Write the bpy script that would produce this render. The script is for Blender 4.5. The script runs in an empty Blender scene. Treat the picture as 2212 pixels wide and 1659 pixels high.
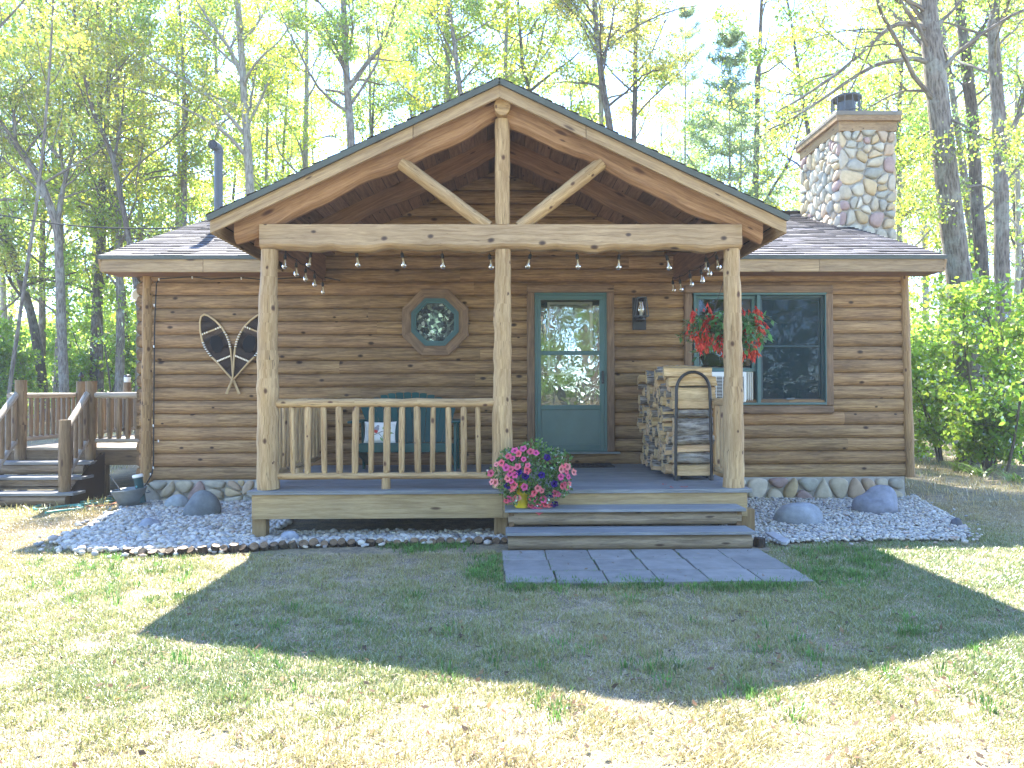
import bpy, math, random
import numpy as np
from mathutils import Vector, Matrix, Quaternion
R = random.Random(7)
S = bpy.context.scene
COL = S.collection
PI = math.pi
V3 = Vector

# ------------------------------------------------------------------ camera
F = 1609.0                      # focal length in units of a 2212 px wide picture
CAM = V3((0.0, -9.8, 1.42))
CAMR = (Matrix.Rotation(math.radians(-0.89), 4, 'Z') @ Matrix.Rotation(math.radians(90.66), 4, 'X')
        @ Matrix.Rotation(math.radians(-0.18), 4, 'Z'))

def ray(u, v):
    return CAMR.to_3x3() @ V3(((u - 1106) / F, -(v - 829.5) / F, -1.0))
def W(u, v, Y):                 # where the sight line (u, v) meets the upright plane y = Y
    d = ray(u, v)
    return CAM + d * ((Y - CAM.y) / d.y)
def G(u, v, Z=0.0):             # ... and the level plane z = Z
    d = ray(u, v)
    return CAM + d * ((Z - CAM.z) / d.z)

# ------------------------------------------------------------------ scene helpers
ORG = {}
def tag(o, label=None, cat=None, group=None, kind=None):
    for k, v in (('label', label), ('category', cat), ('group', group), ('kind', kind)):
        if v: o[k] = v
    return o
def empty(name, loc, label=None, cat=None, group=None):
    o = bpy.data.objects.new(name, None)
    o.location = loc
    o.empty_display_size = 0.1
    COL.objects.link(o)
    ORG[o.name] = V3(loc)
    return tag(o, label, cat, group)
def adopt(o, parent):
    if parent is not None:
        o.parent = parent
        if parent.type == 'EMPTY':
            o.matrix_parent_inverse = Matrix.Translation(-ORG[parent.name])
def dup(root, loc=None, rotz=0.0, scale=1.0, label=None, group=None):
    r = root.copy(); COL.objects.link(r)
    if loc is not None: r.location = loc
    r.rotation_euler = (0, 0, rotz); r.scale = (scale,) * 3
    if label: r['label'] = label
    if group: r['group'] = group
    for ch in root.children:
        c = ch.copy(); COL.objects.link(c); c.parent = r
        for g in ch.children:
            d = g.copy(); COL.objects.link(d); d.parent = c
    return r

class MB:
    """collects pieces, then links them as one mesh object"""
    def __init__(s):
        s.v = []; s.f = []; s.uv = []; s.c = []; s.m = []; s.sm = []
    def add(s, vs, fs, uvs=None, col=(1, 1, 1), mat=0, smooth=False):
        b = len(s.v)
        s.v.extend([tuple(x) for x in vs])
        for i, f in enumerate(fs):
            s.f.append([b + k for k in f])
            s.uv.append(uvs[i] if uvs else [(0.0, 0.0)] * len(f))
            s.c.append(col); s.m.append(mat); s.sm.append(smooth)
        return s
    def box(s, c, size, rot=None, col=(1, 1, 1), mat=0, grain=None):
        hx, hy, hz = (k / 2 for k in size)
        P = [V3((x, y, z)) for x in (-hx, hx) for y in (-hy, hy) for z in (-hz, hz)]
        g = grain if grain is not None else max(range(3), key=lambda k: size[k])
        o = [k for k in range(3) if k != g]
        fs = [(0, 1, 3, 2), (4, 6, 7, 5), (0, 4, 5, 1), (2, 3, 7, 6), (0, 2, 6, 4), (1, 5, 7, 3)]
        ou, ov = R.uniform(0, 50), R.uniform(0, 50)
        uvs = []
        for f in fs:
            n = [k for k in o if len({round(P[i][k], 6) for i in f}) > 1]
            a = n[0] if n else o[0]
            if g in [k for k in range(3) if len({round(P[i][k], 6) for i in f}) == 1]:
                uvs.append([(ou + P[i][o[0]] * 3, ov + P[i][o[1]]) for i in f])
            else:
                uvs.append([(ou + P[i][g], ov + P[i][a] + (0.3 if a == o[1] else 0)) for i in f])
        c = V3(c)
        if rot is not None: P = [rot @ p for p in P]
        return s.add([c + p for p in P], fs, uvs, col, mat)
    def bar(s, a, b, w, h, up=(0, 0, 1), col=(1, 1, 1), mat=0):
        """box from a to b: width w across, height h along up"""
        a, b = V3(a), V3(b); d = b - a; L = d.length; x = d / L
        y = V3(up).cross(x)
        if y.length < 1e-5: y = V3((0, 1, 0))
        y.normalize(); z = x.cross(y)
        m = Matrix((x, y, z)).transposed()
        return s.box((a + b) / 2, (L, w, h), m, col, mat, grain=0)
    def tube(s, path, rad, n=10, col=(1, 1, 1), mat=0, caps=True, bump=0.0, sq=1.0, rng=None, twist=0.0, smooth=True):
        path = [V3(p) for p in path]
        if not isinstance(rad, (list, tuple)): rad = [rad] * len(path)
        rng = rng or R
        t0 = (path[1] - path[0]).normalized()
        nx = t0.orthogonal().normalized() if abs(t0.z) > .95 or abs(t0.z) < 1e-6 else t0.cross(V3((0, 0, 1))).normalized()
        if abs(t0.z) <= .95: nx = t0.cross(V3((0, 0, 1))).normalized()
        ou, ov = rng.uniform(0, 50), rng.uniform(0, 50)
        vs = []; uvr = []; L = 0.0
        ph = [rng.uniform(0, 6.28) for _ in range(4)]
        for i, p in enumerate(path):
            t = (path[min(i + 1, len(path) - 1)] - path[max(i - 1, 0)]).normalized()
            nx = (nx - t * nx.dot(t)).normalized(); ny = t.cross(nx)
            if i: L += (p - path[i - 1]).length
            for k in range(n):
                a = 2 * PI * k / n + twist
                r = rad[i]
                if bump: r *= 1 + bump * (math.sin(3 * a + ph[0] + L * 2.1) * .4 + math.sin(2 * a - ph[1] + L * 4.3) * .4 + math.sin(L * 9 + ph[2] + a) * .35)
                vs.append(p + nx * (math.cos(a) * r) + ny * (math.sin(a) * r * sq))
            uvr.append(L)
        fs = []; uvs = []
        for i in range(len(path) - 1):
            for k in range(n):
                k2 = (k + 1) % n
                fs.append((i * n + k, i * n + k2, (i + 1) * n + k2, (i + 1) * n + k))
                r = max(rad[i], .01) * 2 * PI / n
                uvs.append([(ou + uvr[i], ov + k * r), (ou + uvr[i], ov + (k + 1) * r), (ou + uvr[i + 1], ov + (k + 1) * r), (ou + uvr[i + 1], ov + k * r)])
        s.add(vs, fs, uvs, col, mat, smooth)
        if caps:
            for base, rev in ((0, True), ((len(path) - 1) * n, False)):
                ring = [vs[base + k] for k in range(n)]
                idx = list(range(n))
                if rev: idx.reverse()
                cen = sum(ring, V3()) / n
                s.add(ring, [idx], [[(ou + (ring[i] - cen).x * 3, ov + (ring[i] - cen).z + (ring[i] - cen).y) for i in idx]], col, mat)
        return s
    def lathe(s, prof, n=16, c=(0, 0, 0), col=(1, 1, 1), mat=0, smooth=True, rot=None, sx=1.0, sy=1.0):
        vs = []; c = V3(c)
        for r, z in prof:
            for k in range(n):
                a = 2 * PI * k / n
                p = V3((math.cos(a) * r * sx, math.sin(a) * r * sy, z))
                vs.append(c + (rot @ p if rot else p))
        fs = [(i * n + k, i * n + (k + 1) % n, (i + 1) * n + (k + 1) % n, (i + 1) * n + k) for i in range(len(prof) - 1) for k in range(n)]
        s.add(vs, fs, None, col, mat, smooth)
        for i, rev in ((0, True), (len(prof) - 1, False)):
            if prof[i][0] > 1e-4:
                idx = [k for k in range(n)]
                if rev: idx.reverse()
                s.add([vs[i * n + k] for k in range(n)], [idx], None, col, mat)
        return s
    def ball(s, c, r, sub=2, col=(1, 1, 1), mat=0, rot=None, noise=0.0, seed=0):
        vs, fs = ICO[sub]
        rs = V3(r) if not isinstance(r, (int, float)) else V3((r, r, r))
        q = random.Random(seed); w = [(V3((q.gauss(0, 1), q.gauss(0, 1), q.gauss(0, 1))) * 1.6, q.uniform(0, 6)) for _ in range(7)]
        out = []
        for p in vs:
            k = 1 + noise * sum(math.sin(a.dot(p) + b) for a, b in w) / 3
            x = V3((p.x * rs.x, p.y * rs.y, p.z * rs.z)) * k
            out.append(V3(c) + (rot @ x if rot else x))
        return s.add(out, fs, None, col, mat, True)
    def poly(s, pts, a, b, thick, col=(1, 1, 1), mat=0, grain=None):
        """flat outline pts (x, y) with its own thickness; a, b, thick are vectors; first corner at pts transformed by a, b"""
        n = len(pts); O = a[0]; A = a[1]; B = b
        top = [O + A * x + B * y for x, y in pts]; bot = [p + thick for p in top]
        uv = [(x, y) for x, y in pts]
        if grain == 1: uv = [(y, x) for x, y in pts]
        ou, ov = R.uniform(0, 50), R.uniform(0, 50)
        uv = [(x + ou, y + ov) for x, y in uv]
        fs = [list(range(n)), list(range(2 * n - 1, n - 1, -1))]
        uvs = [uv, [uv[i - n] for i in range(2 * n - 1, n - 1, -1)]]
        for i in range(n):
            j = (i + 1) % n
            fs.append((j, i, n + i, n + j)); uvs.append([uv[j], uv[i], uv[i], uv[j]])
        return s.add(top + bot, fs, uvs, col, mat)
    def build(s, name, mats, parent=None, bevel=0.0, sub=0, fixn=True):
        me = bpy.data.meshes.new(name)
        me.from_pydata(s.v, [], s.f)
        uv = me.uv_layers.new(name='UVMap')
        uv.data.foreach_set('uv', [c for f in s.uv for p in f for c in p])
        at = me.color_attributes.new('Col', 'FLOAT_COLOR', 'CORNER')
        at.data.foreach_set('color', [x for f, c in zip(s.f, s.c) for _ in f for x in (c[0], c[1], c[2], 1.0)])
        me.polygons.foreach_set('use_smooth', s.sm)
        if isinstance(mats, (list, tuple)):
            for m in mats: me.materials.append(m)
            me.polygons.foreach_set('material_index', s.m)
        else: me.materials.append(mats)
        me.update()
        o = bpy.data.objects.new(name, me)
        COL.objects.link(o)
        adopt(o, parent)
        if bevel:
            b = o.modifiers.new('Bevel', 'BEVEL'); b.width = bevel; b.segments = 2; b.limit_method = 'ANGLE'; b.angle_limit = .9
        if sub:
            b = o.modifiers.new('Sub', 'SUBSURF'); b.levels = sub; b.render_levels = sub
        return o

def big(name, V, Fc, cols, mat, parent=None, smooth=False):
    """numpy mesh: V (n,3), Fc (m,k), cols (m,3) or None"""
    V = np.asarray(V, np.float32); Fc = np.asarray(Fc, np.int32)
    m, k = Fc.shape
    me = bpy.data.meshes.new(name)
    me.vertices.add(len(V)); me.vertices.foreach_set('co', V.ravel())
    me.loops.add(m * k); me.loops.foreach_set('vertex_index', Fc.ravel())
    me.polygons.add(m); me.polygons.foreach_set('loop_start', np.arange(0, m * k, k, dtype=np.int32))
    try: me.polygons.foreach_set('loop_total', np.full(m, k, np.int32))
    except Exception: pass
    if smooth: me.polygons.foreach_set('use_smooth', np.ones(m, bool))
    at = me.color_attributes.new('Col', 'FLOAT_COLOR', 'CORNER')
    c = np.ones((m, 4), np.float32)
    if cols is not None: c[:, :3] = cols
    at.data.foreach_set('color', np.repeat(c, k, axis=0).ravel())
    me.materials.append(mat)
    me.update(calc_edges=True); me.validate()
    o = bpy.data.objects.new(name, me)
    COL.objects.link(o)
    adopt(o, parent)
    return o

def ico(sub):
    import bmesh
    bm = bmesh.new(); bmesh.ops.create_icosphere(bm, subdivisions=sub, radius=1)
    vs = [v.co.copy() for v in bm.verts]; fs = [tuple(v.index for v in f.verts) for f in bm.faces]
    bm.free(); return vs, fs
ICO = {k: ico(k) for k in (1, 2, 3, 4)}

# ------------------------------------------------------------------ materials
class NT:
    def __init__(s, name):
        s.mat = bpy.data.materials.new(name); s.mat.use_nodes = True
        s.t = s.mat.node_tree; s.t.nodes.clear()
        s.out = s.n('ShaderNodeOutputMaterial')
    def n(s, t, **kw):
        x = s.t.nodes.new(t)
        for k, v in kw.items(): setattr(x, k, v)
        return x
    def l(s, a, b): s.t.links.new(a, b)
    def put(s, sock, v):
        if isinstance(v, bpy.types.NodeSocket): s.l(v, sock)
        elif v is not None: sock.default_value = v if not (isinstance(v, tuple) and len(v) == 3 and sock.type == 'RGBA') else (*v, 1)
    def math(s, op, a, b=None, c=None):
        x = s.n('ShaderNodeMath', operation=op)
        for i, v in enumerate((a, b, c)):
            if v is not None: s.put(x.inputs[i], v)
        return x.outputs[0]
    def mix(s, fac, a, b, mode='MIX'):
        x = s.n('ShaderNodeMix', data_type='RGBA', blend_type=mode)
        s.put(x.inputs[0], fac); s.put(x.inputs[6], a); s.put(x.inputs[7], b)
        return x.outputs[2]
    def ramp(s, fac, stops):
        x = s.n('ShaderNodeValToRGB'); e = x.color_ramp.elements
        while len(e) < len(stops): e.new(0.5)
        for el, (p, c) in zip(e, stops):
            el.position = p; el.color = (*c, 1) if isinstance(c, tuple) else (c, c, c, 1)
        s.put(x.inputs[0], fac); return x.outputs[0]
    def coord(s, kind='UV', scale=(1, 1, 1), loc=(0, 0, 0)):
        tc = s.n('ShaderNodeTexCoord'); m = s.n('ShaderNodeMapping')
        m.inputs['Scale'].default_value = scale; m.inputs['Location'].default_value = loc
        s.l(tc.outputs[kind], m.inputs[0]); return m.outputs[0]
    def noise(s, vec, scale, detail=4, rough=.55, dist=0.0):
        x = s.n('ShaderNodeTexNoise'); x.inputs['Scale'].default_value = scale
        x.inputs['Detail'].default_value = detail; x.inputs['Roughness'].default_value = rough; x.inputs['Distortion'].default_value = dist
        s.l(vec, x.inputs['Vector']); return x.outputs[0]
    def vor(s, vec, scale=1.0, feat='F1', out='Distance', rnd=1.0, dims='3D'):
        x = s.n('ShaderNodeTexVoronoi', feature=feat, voronoi_dimensions=dims); x.inputs['Scale'].default_value = scale
        x.inputs['Randomness'].default_value = rnd
        s.l(vec, x.inputs['Vector']); return x
    def attr(s, name='Col'):
        return s.n('ShaderNodeAttribute', attribute_name=name).outputs['Color']
    def bump(s, h, strength=.3, dist=.01):
        x = s.n('ShaderNodeBump'); x.inputs['Strength'].default_value = strength; x.inputs['Distance'].default_value = dist
        s.l(h, x.inputs['Height']); return x.outputs[0]
    def bsdf(s, col, rough=.6, normal=None, metal=0.0, spec=.5, **kw):
        x = s.n('ShaderNodeBsdfPrincipled')
        s.put(x.inputs['Base Color'], col); s.put(x.inputs['Roughness'], rough); s.put(x.inputs['Metallic'], metal)
        s.put(x.inputs['Specular IOR Level'], spec)
        if normal is not None: s.l(normal, x.inputs['Normal'])
        for k, v in kw.items(): s.put(x.inputs[k], v)
        return x.outputs[0]
    def fin(s, sh):
        s.l(sh, s.out.inputs[0]); return s.mat

def wood(name, dark, light, knot, kn=.5, stain=.25, stain_col=(.08, .07, .07), rough=.62, fine=1.0, knot_sc=(1.5, 5.5), check=0.0):
    t = NT(name)
    g1 = t.noise(t.coord('UV', (1.1, 15, 1)), 2.2, 4, .6, .8)
    g2 = t.noise(t.coord('UV', (5, 110, 1)), 2.0, 3, .6)
    f = t.math('MULTIPLY_ADD', t.math('SUBTRACT', g2, .5), .8 * fine, t.math('MULTIPLY_ADD', t.math('SUBTRACT', g1, .5), 1.35, .54))
    c = t.ramp(f, [(.30, dark), (.78, light)])
    st = t.noise(t.coord('UV', (.8, 3.2, 1), (7, 3, 0)), 1.6, 5, .65, .4)
    c = t.mix(t.math('MULTIPLY', t.ramp(st, [(.48, 0.0), (.72, 1.0)]), stain), c, stain_col)
    # knots
    v = t.vor(t.coord('UV', (knot_sc[0], knot_sc[1], 1)), 1.0, dims='2D')
    d = v.outputs['Distance']
    sep = t.n('ShaderNodeSeparateColor'); t.l(v.outputs['Color'], sep.inputs[0])
    gate = t.math('LESS_THAN', sep.outputs[0], kn)
    size = t.math('MULTIPLY_ADD', sep.outputs[1], .075, .05)
    rel = t.math('DIVIDE', d, size)
    kk = t.math('MULTIPLY', t.ramp(rel, [(.30, 1.0), (.62, .75), (.8, .35), (1.0, 0.0)]), gate)
    c = t.mix(kk, c, knot)
    if check:
        ck = t.noise(t.coord('UV', (.55, 22, 1), (3, 9, 0)), 1.3, 2, .4)
        ckm = t.ramp(t.math('ABSOLUTE', t.math('SUBTRACT', ck, .5)), [(.0, check), (.006, 0.0)])
        c = t.mix(ckm, c, (.05, .035, .02))
    big_ = t.noise(t.coord('Object', (1, 1, 1)), .9, 3)
    c = t.mix(1.0, c, t.ramp(big_, [(.3, .82), (.7, 1.14)]), 'MULTIPLY')
    c = t.mix(1.0, c, t.attr(), 'MULTIPLY')
    h = t.math('ADD', t.math('MULTIPLY', g2, .5), g1)
    return t.fin(t.bsdf(c, rough, t.bump(h, .35, .006), spec=.3))

def plain(name, col, rough=.5, metal=0.0, var=.12, scale=6.0, bump=.1, spec=.5, useattr=True, coat=0.0):
    t = NT(name)
    n = t.noise(t.coord('Object'), scale, 5, .6)
    n2 = t.noise(t.coord('Object', (1, 1, 1), (3, 1, 8)), scale * 9, 3, .6)
    c = t.mix(1.0, col, t.ramp(n, [(.25, 1 - var), (.75, 1 + var)]), 'MULTIPLY')
    if useattr: c = t.mix(1.0, c, t.attr(), 'MULTIPLY')
    return t.fin(t.bsdf(c, rough, t.bump(n2, bump, .004), metal, spec))

def leafmat(name, refl, trans, gloss=.25, mixf=.5):
    t = NT(name)
    a = t.attr()
    d = t.n('ShaderNodeBsdfDiffuse'); t.l(t.mix(1.0, refl, a, 'MULTIPLY'), d.inputs[0])
    tr = t.n('ShaderNodeBsdfTranslucent'); t.l(t.mix(1.0, trans, a, 'MULTIPLY'), tr.inputs[0])
    gl = t.n('ShaderNodeBsdfGlossy'); gl.inputs['Roughness'].default_value = .38; gl.inputs['Color'].default_value = (1, 1, 1, 1)
    m = t.n('ShaderNodeMixShader'); m.inputs[0].default_value = mixf
    t.l(d.outputs[0], m.inputs[1]); t.l(tr.outputs[0], m.inputs[2])
    fr = t.n('ShaderNodeFresnel'); fr.inputs[0].default_value = 1.4
    m2 = t.n('ShaderNodeMixShader'); t.l(t.math('MULTIPLY', fr.outputs[0], gloss), m2.inputs[0])
    t.l(m.outputs[0], m2.inputs[1]); t.l(gl.outputs[0], m2.inputs[2])
    return t.fin(m2.outputs[0])

M = {}
M['siding'] = wood('siding_wood', (.165, .092, .042), (.41, .258, .125), (.04, .02, .013), kn=.38, stain=.5, stain_col=(.115, .066, .042), knot_sc=(2.3, 3.6))
M['trim'] = wood('trim_wood', (.13, .078, .047), (.28, .18, .108), (.05, .025, .015), kn=.3, stain=.5, stain_col=(.08, .052, .04))
M['log'] = wood('peeled_log_wood', (.30, .185, .085), (.55, .385, .205), (.09, .04, .022), kn=.75, stain=.3, stain_col=(.27, .175, .095), knot_sc=(3.2, 4.6), check=.9)
M['beam'] = wood('beam_wood', (.30, .20, .11), (.49, .35, .21), (.07, .045, .038), kn=.7, stain=.35, stain_col=(.20, .135, .09), knot_sc=(2.2, 3.4), check=.5)
M['rafter'] = wood('rafter_wood', (.22, .115, .06), (.40, .235, .125), (.09, .04, .025), kn=.5, stain=.3, stain_col=(.15, .085, .06), knot_sc=(1.3, 4.0))
M['fascia'] = wood('fascia_wood', (.27, .18, .10), (.46, .33, .19), (.10, .06, .04), kn=.5, stain=.5, stain_col=(.17, .125, .09))
M['soffit'] = wood('ceiling_wood', (.15, .078, .045), (.29, .16, .095), (.04, .02, .012), kn=.4, stain=.3, stain_col=(.07, .04, .03))
M['deckwood'] = wood('weathered_rail_wood', (.115, .078, .045), (.26, .185, .11), (.06, .035, .025), kn=.5, stain=.5, stain_col=(.14, .11, .085))
M['railtop'] = wood('grey_rail_wood', (.24, .21, .17), (.44, .39, .32), (.10, .08, .06), kn=.3, stain=.4, stain_col=(.2, .18, .16), check=.6)
M['greyboard'] = wood('grey_stained_board', (.155, .165, .175), (.265, .275, .285), (.09, .11, .13), kn=.15, stain=.4, stain_col=(.12, .14, .165), rough=.55)
M['skirt'] = wood('skirt_wood', (.30, .21, .105), (.46, .345, .19), (.12, .07, .04), kn=.3, stain=.35, stain_col=(.22, .165, .10))
M['riser'] = wood('riser_log_wood', (.17, .125, .08), (.36, .28, .19), (.07, .045, .03), kn=.4, stain=.5, stain_col=(.13, .10, .075), check=.6)
M['green'] = plain('green_door_paint', (.05, .125, .125), .38, var=.10, bump=.05)
M['greendark'] = plain('dark_green_paint', (.018, .075, .085), .4, var=.1, bump=.05)
M['bench'] = plain('bench_paint', (.008, .062, .056), .42, var=.15, bump=.08)
M['white'] = plain('white_paint', (.78, .78, .74), .45, var=.06)
M['whiteplastic'] = plain('white_plastic', (.80, .80, .77), .35, var=.04)
M['black'] = plain('black_metal', (.02, .021, .024), .4, metal=.0, var=.2)
M['rubber'] = plain('black_rubber', (.015, .016, .018), .8, var=.2, bump=.4, scale=14)
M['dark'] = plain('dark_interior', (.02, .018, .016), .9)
M['galv'] = plain('galvanised_steel', (.17, .20, .215), .5, metal=.35, var=.28, scale=9)
M['pipe'] = plain('grey_pipe_paint', (.07, .082, .095), .5, metal=.0, var=.14)
M['mortar'] = plain('mortar', (.40, .385, .36), .9, var=.15, scale=12, bump=.8)
M['stone'] = plain('field_stone', (1, 1, 1), .75, var=.22, scale=11, bump=.55, spec=.3)
M['yellow'] = plain('yellow_pot', (.72, .58, .03), .4, var=.06)
M['hose'] = plain('green_hose', (.10, .36, .30), .45, var=.1)
M['cloth'] = plain('white_cloth', (.80, .79, .76), .9, var=.05, bump=.4, scale=20)
M['print'] = plain('printed_cloth', (1, 1, 1), .9, var=.05)
M['shoewood'] = wood('snowshoe_wood', (.38, .25, .12), (.62, .46, .26), (.2, .1, .05), kn=.1)
M['web'] = plain('dark_webbing', (.045, .026, .02), .55, var=.3)
M['leather'] = plain('dark_leather', (.012, .014, .017), .8, var=.3, spec=.15)
M['splitwood'] = wood('split_wood', (.42, .27, .13), (.72, .53, .31), (.3, .17, .09), kn=.12, stain=.25, stain_col=(.38, .25, .14), fine=1.4)
M['shingleedge'] = plain('drip_edge_metal', (.075, .088, .078), .6, metal=.0, var=.2)
M['paver'] = plain('concrete_paver', (.225, .22, .21), .85, var=.22, scale=7, bump=.35, spec=.3)
M['copper'] = plain('grey_cap_stone', (.30, .28, .25), .7, var=.25, scale=5)

def bark_mat(name, a, b, sc=1.0, lichen=(.42, .45, .40), lf=.35):
    t = NT(name)
    co = t.coord('UV', (3.2 * sc, 16 * sc, 1))
    n = t.noise(co, 2.5, 6, .65, 1.2)
    v = t.vor(t.coord('UV', (4 * sc, 22 * sc, 1)), 1.0, dims='2D')
    h = t.math('MULTIPLY_ADD', v.outputs['Distance'], .6, n)
    c = t.ramp(h, [(.42, a), (.95, b)])
    l = t.noise(t.coord('Object'), 2.3, 6, .7)
    c = t.mix(t.math('MULTIPLY', t.ramp(l, [(.52, 0.0), (.62, 1.0)]), lf), c, lichen)
    c = t.mix(1.0, c, t.attr(), 'MULTIPLY')
    return t.fin(t.bsdf(c, .9, t.bump(h, .9, .03), spec=.2))
M['bark'] = bark_mat('grey_bark', (.075, .06, .05), (.27, .235, .20))
M['barkdark'] = bark_mat('dark_bark', (.04, .032, .026), (.16, .135, .11), lf=.2)
M['barkpale'] = bark_mat('pale_bark', (.15, .135, .115), (.40, .37, .32), lf=.4)
M['birch'] = bark_mat('white_bark', (.45, .43, .40), (.8, .78, .74), lf=.1)
M['logbark'] = bark_mat('firewood_bark', (.075, .055, .04), (.52, .47, .41), sc=1.5, lichen=(.55, .53, .48), lf=.4)
M['leaf'] = leafmat('broad_leaf', (.11, .165, .035), (.56, .68, .11), .25, .62)
M['leafdark'] = leafmat('pot_leaf', (.085, .17, .055), (.18, .34, .08), .4, .4)
M['needle'] = leafmat('pine_needle', (.15, .23, .11), (.34, .47, .2), .2, .5)
M['petal'] = leafmat('petal', (1, 1, 1), (.9, .9, .9), .1, .35)
M['grass'] = leafmat('grass_blade', (1, 1, 1), (1, 1, 1), .15, .35)

def glass_mat(name, refl=.2, tint=(.75, .82, .8), rough=0.0, wav=0.0, mesh=None):
    t = NT(name)
    tr = t.n('ShaderNodeBsdfTransparent'); tr.inputs[0].default_value = (*tint, 1)
    gl = t.n('ShaderNodeBsdfGlossy'); gl.inputs['Roughness'].default_value = rough; gl.inputs['Color'].default_value = (1, 1, 1, 1)
    if wav:
        b = t.bump(t.noise(t.coord('Object'), 5.0, 2, .5, .6), wav, .02); t.l(b, gl.inputs['Normal'])
    fr = t.n('ShaderNodeFresnel'); fr.inputs[0].default_value = 1.5
    m = t.n('ShaderNodeMixShader'); t.l(t.math('ADD', fr.outputs[0], refl), m.inputs[0])
    t.l(tr.outputs[0], m.inputs[1]); t.l(gl.outputs[0], m.inputs[2])
    if mesh:                    # fine insect screen in front of the pane
        d = t.n('ShaderNodeBsdfDiffuse'); d.inputs[0].default_value = (*mesh, 1); m2 = t.n('ShaderNodeMixShader'); m2.inputs[0].default_value = .4
        t.l(m.outputs[0], m2.inputs[1]); t.l(d.outputs[0], m2.inputs[2]); return t.fin(m2.outputs[0])
    return t.fin(m.outputs[0])
M['glass'] = glass_mat('storm_door_glass', .10, (.92, .95, .93), 0.0, .08)
M['winglass'] = glass_mat('window_glass', -.012, (.30, .44, .50), 0.0, .05)
M['screenglass'] = glass_mat('screened_window_glass', -.022, (.22, .38, .45), 0.0, .05, (.02, .06, .085))
M['bulb'] = glass_mat('bulb_glass', .16, (.93, .93, .88), .02)

def shingle_mat():
    t = NT('roof_shingles')
    b = t.n('ShaderNodeTexBrick'); b.offset = .37; b.offset_frequency = 2; b.squash = 1
    t.l(t.coord('UV', (1, 1, 1)), b.inputs['Vector'])
    b.inputs['Scale'].default_value = 1.0; b.inputs['Mortar Size'].default_value = .004
    b.inputs['Brick Width'].default_value = .26; b.inputs['Row Height'].default_value = .13
    b.inputs['Color1'].default_value = (.115, .115, .13, 1); b.inputs['Color2'].default_value = (.23, .22, .235, 1); b.inputs['Mortar'].default_value = (.03, .03, .035, 1)
    n = t.noise(t.coord('Object'), 90, 3, .7); n2 = t.noise(t.coord('Object'), 1.4, 5, .6)
    c = t.mix(1.0, b.outputs[0], t.ramp(n, [(.3, .65), (.7, 1.4)]), 'MULTIPLY')
    c = t.mix(1.0, c, t.ramp(n2, [(.3, .75), (.7, 1.25)]), 'MULTIPLY')
    c = t.mix(1.0, c, t.attr(), 'MULTIPLY')
    return t.fin(t.bsdf(c, .85, t.bump(n, .4, .004), spec=.3))
M['shingle'] = shingle_mat()

def ground_mat():
    t = NT('lawn_soil')
    co = t.coord('Object')
    n = t.noise(co, .55, 5, .6); n2 = t.noise(co, 5.5, 6, .65); n3 = t.noise(co, 60, 4, .7)
    soil = t.ramp(n3, [(.3, (.10, .085, .06)), (.72, (.33, .285, .21))])
    straw = t.ramp(n3, [(.3, (.21, .17, .105)), (.7, (.50, .41, .27))])
    grn = t.ramp(n3, [(.3, (.07, .085, .03)), (.7, (.20, .215, .085))])
    c = t.mix(t.ramp(n2, [(.42, 0.0), (.6, 1.0)]), soil, straw)
    c = t.mix(t.math('MULTIPLY', t.ramp(n, [(.46, 0.0), (.6, 1.0)]), t.ramp(n2, [(.35, .0), (.6, .75)])), c, grn)
    return t.fin(t.bsdf(c, .95, t.bump(t.math('ADD', n3, t.math('MULTIPLY', n2, 2.0)), .6, .02), spec=.15))
M['ground'] = ground_mat()
M['bedsoil'] = plain('bed_soil', (.10, .085, .07), .95, var=.3, scale=20, bump=.8)
M['pebble'] = plain('pebble', (1, 1, 1), .6, var=.12, scale=25, bump=.2, spec=.35)
M['boulder'] = plain('boulder_stone', (1, 1, 1), .7, var=.35, scale=9, bump=.7, spec=.35)
# ================================================================== the cabin
cabin = empty('log_cabin', (0.3, 4.0, 0), 'brown log sided cabin with gabled front porch, green door and field stone chimney', 'cabin')
XL, XR, ZB, PITCH = -4.71, 5.385, 0.293, 0.1722
ZT = 2.97
PZ, PS = 4.36, 0.474            # porch soffit: height at the ridge, slope
RZ, RS = 3.152, 0.365           # main roof: height of its front edge (y = -0.4), slope
YR = 4.0; ZR = RZ + RS * (YR + .4)

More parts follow.
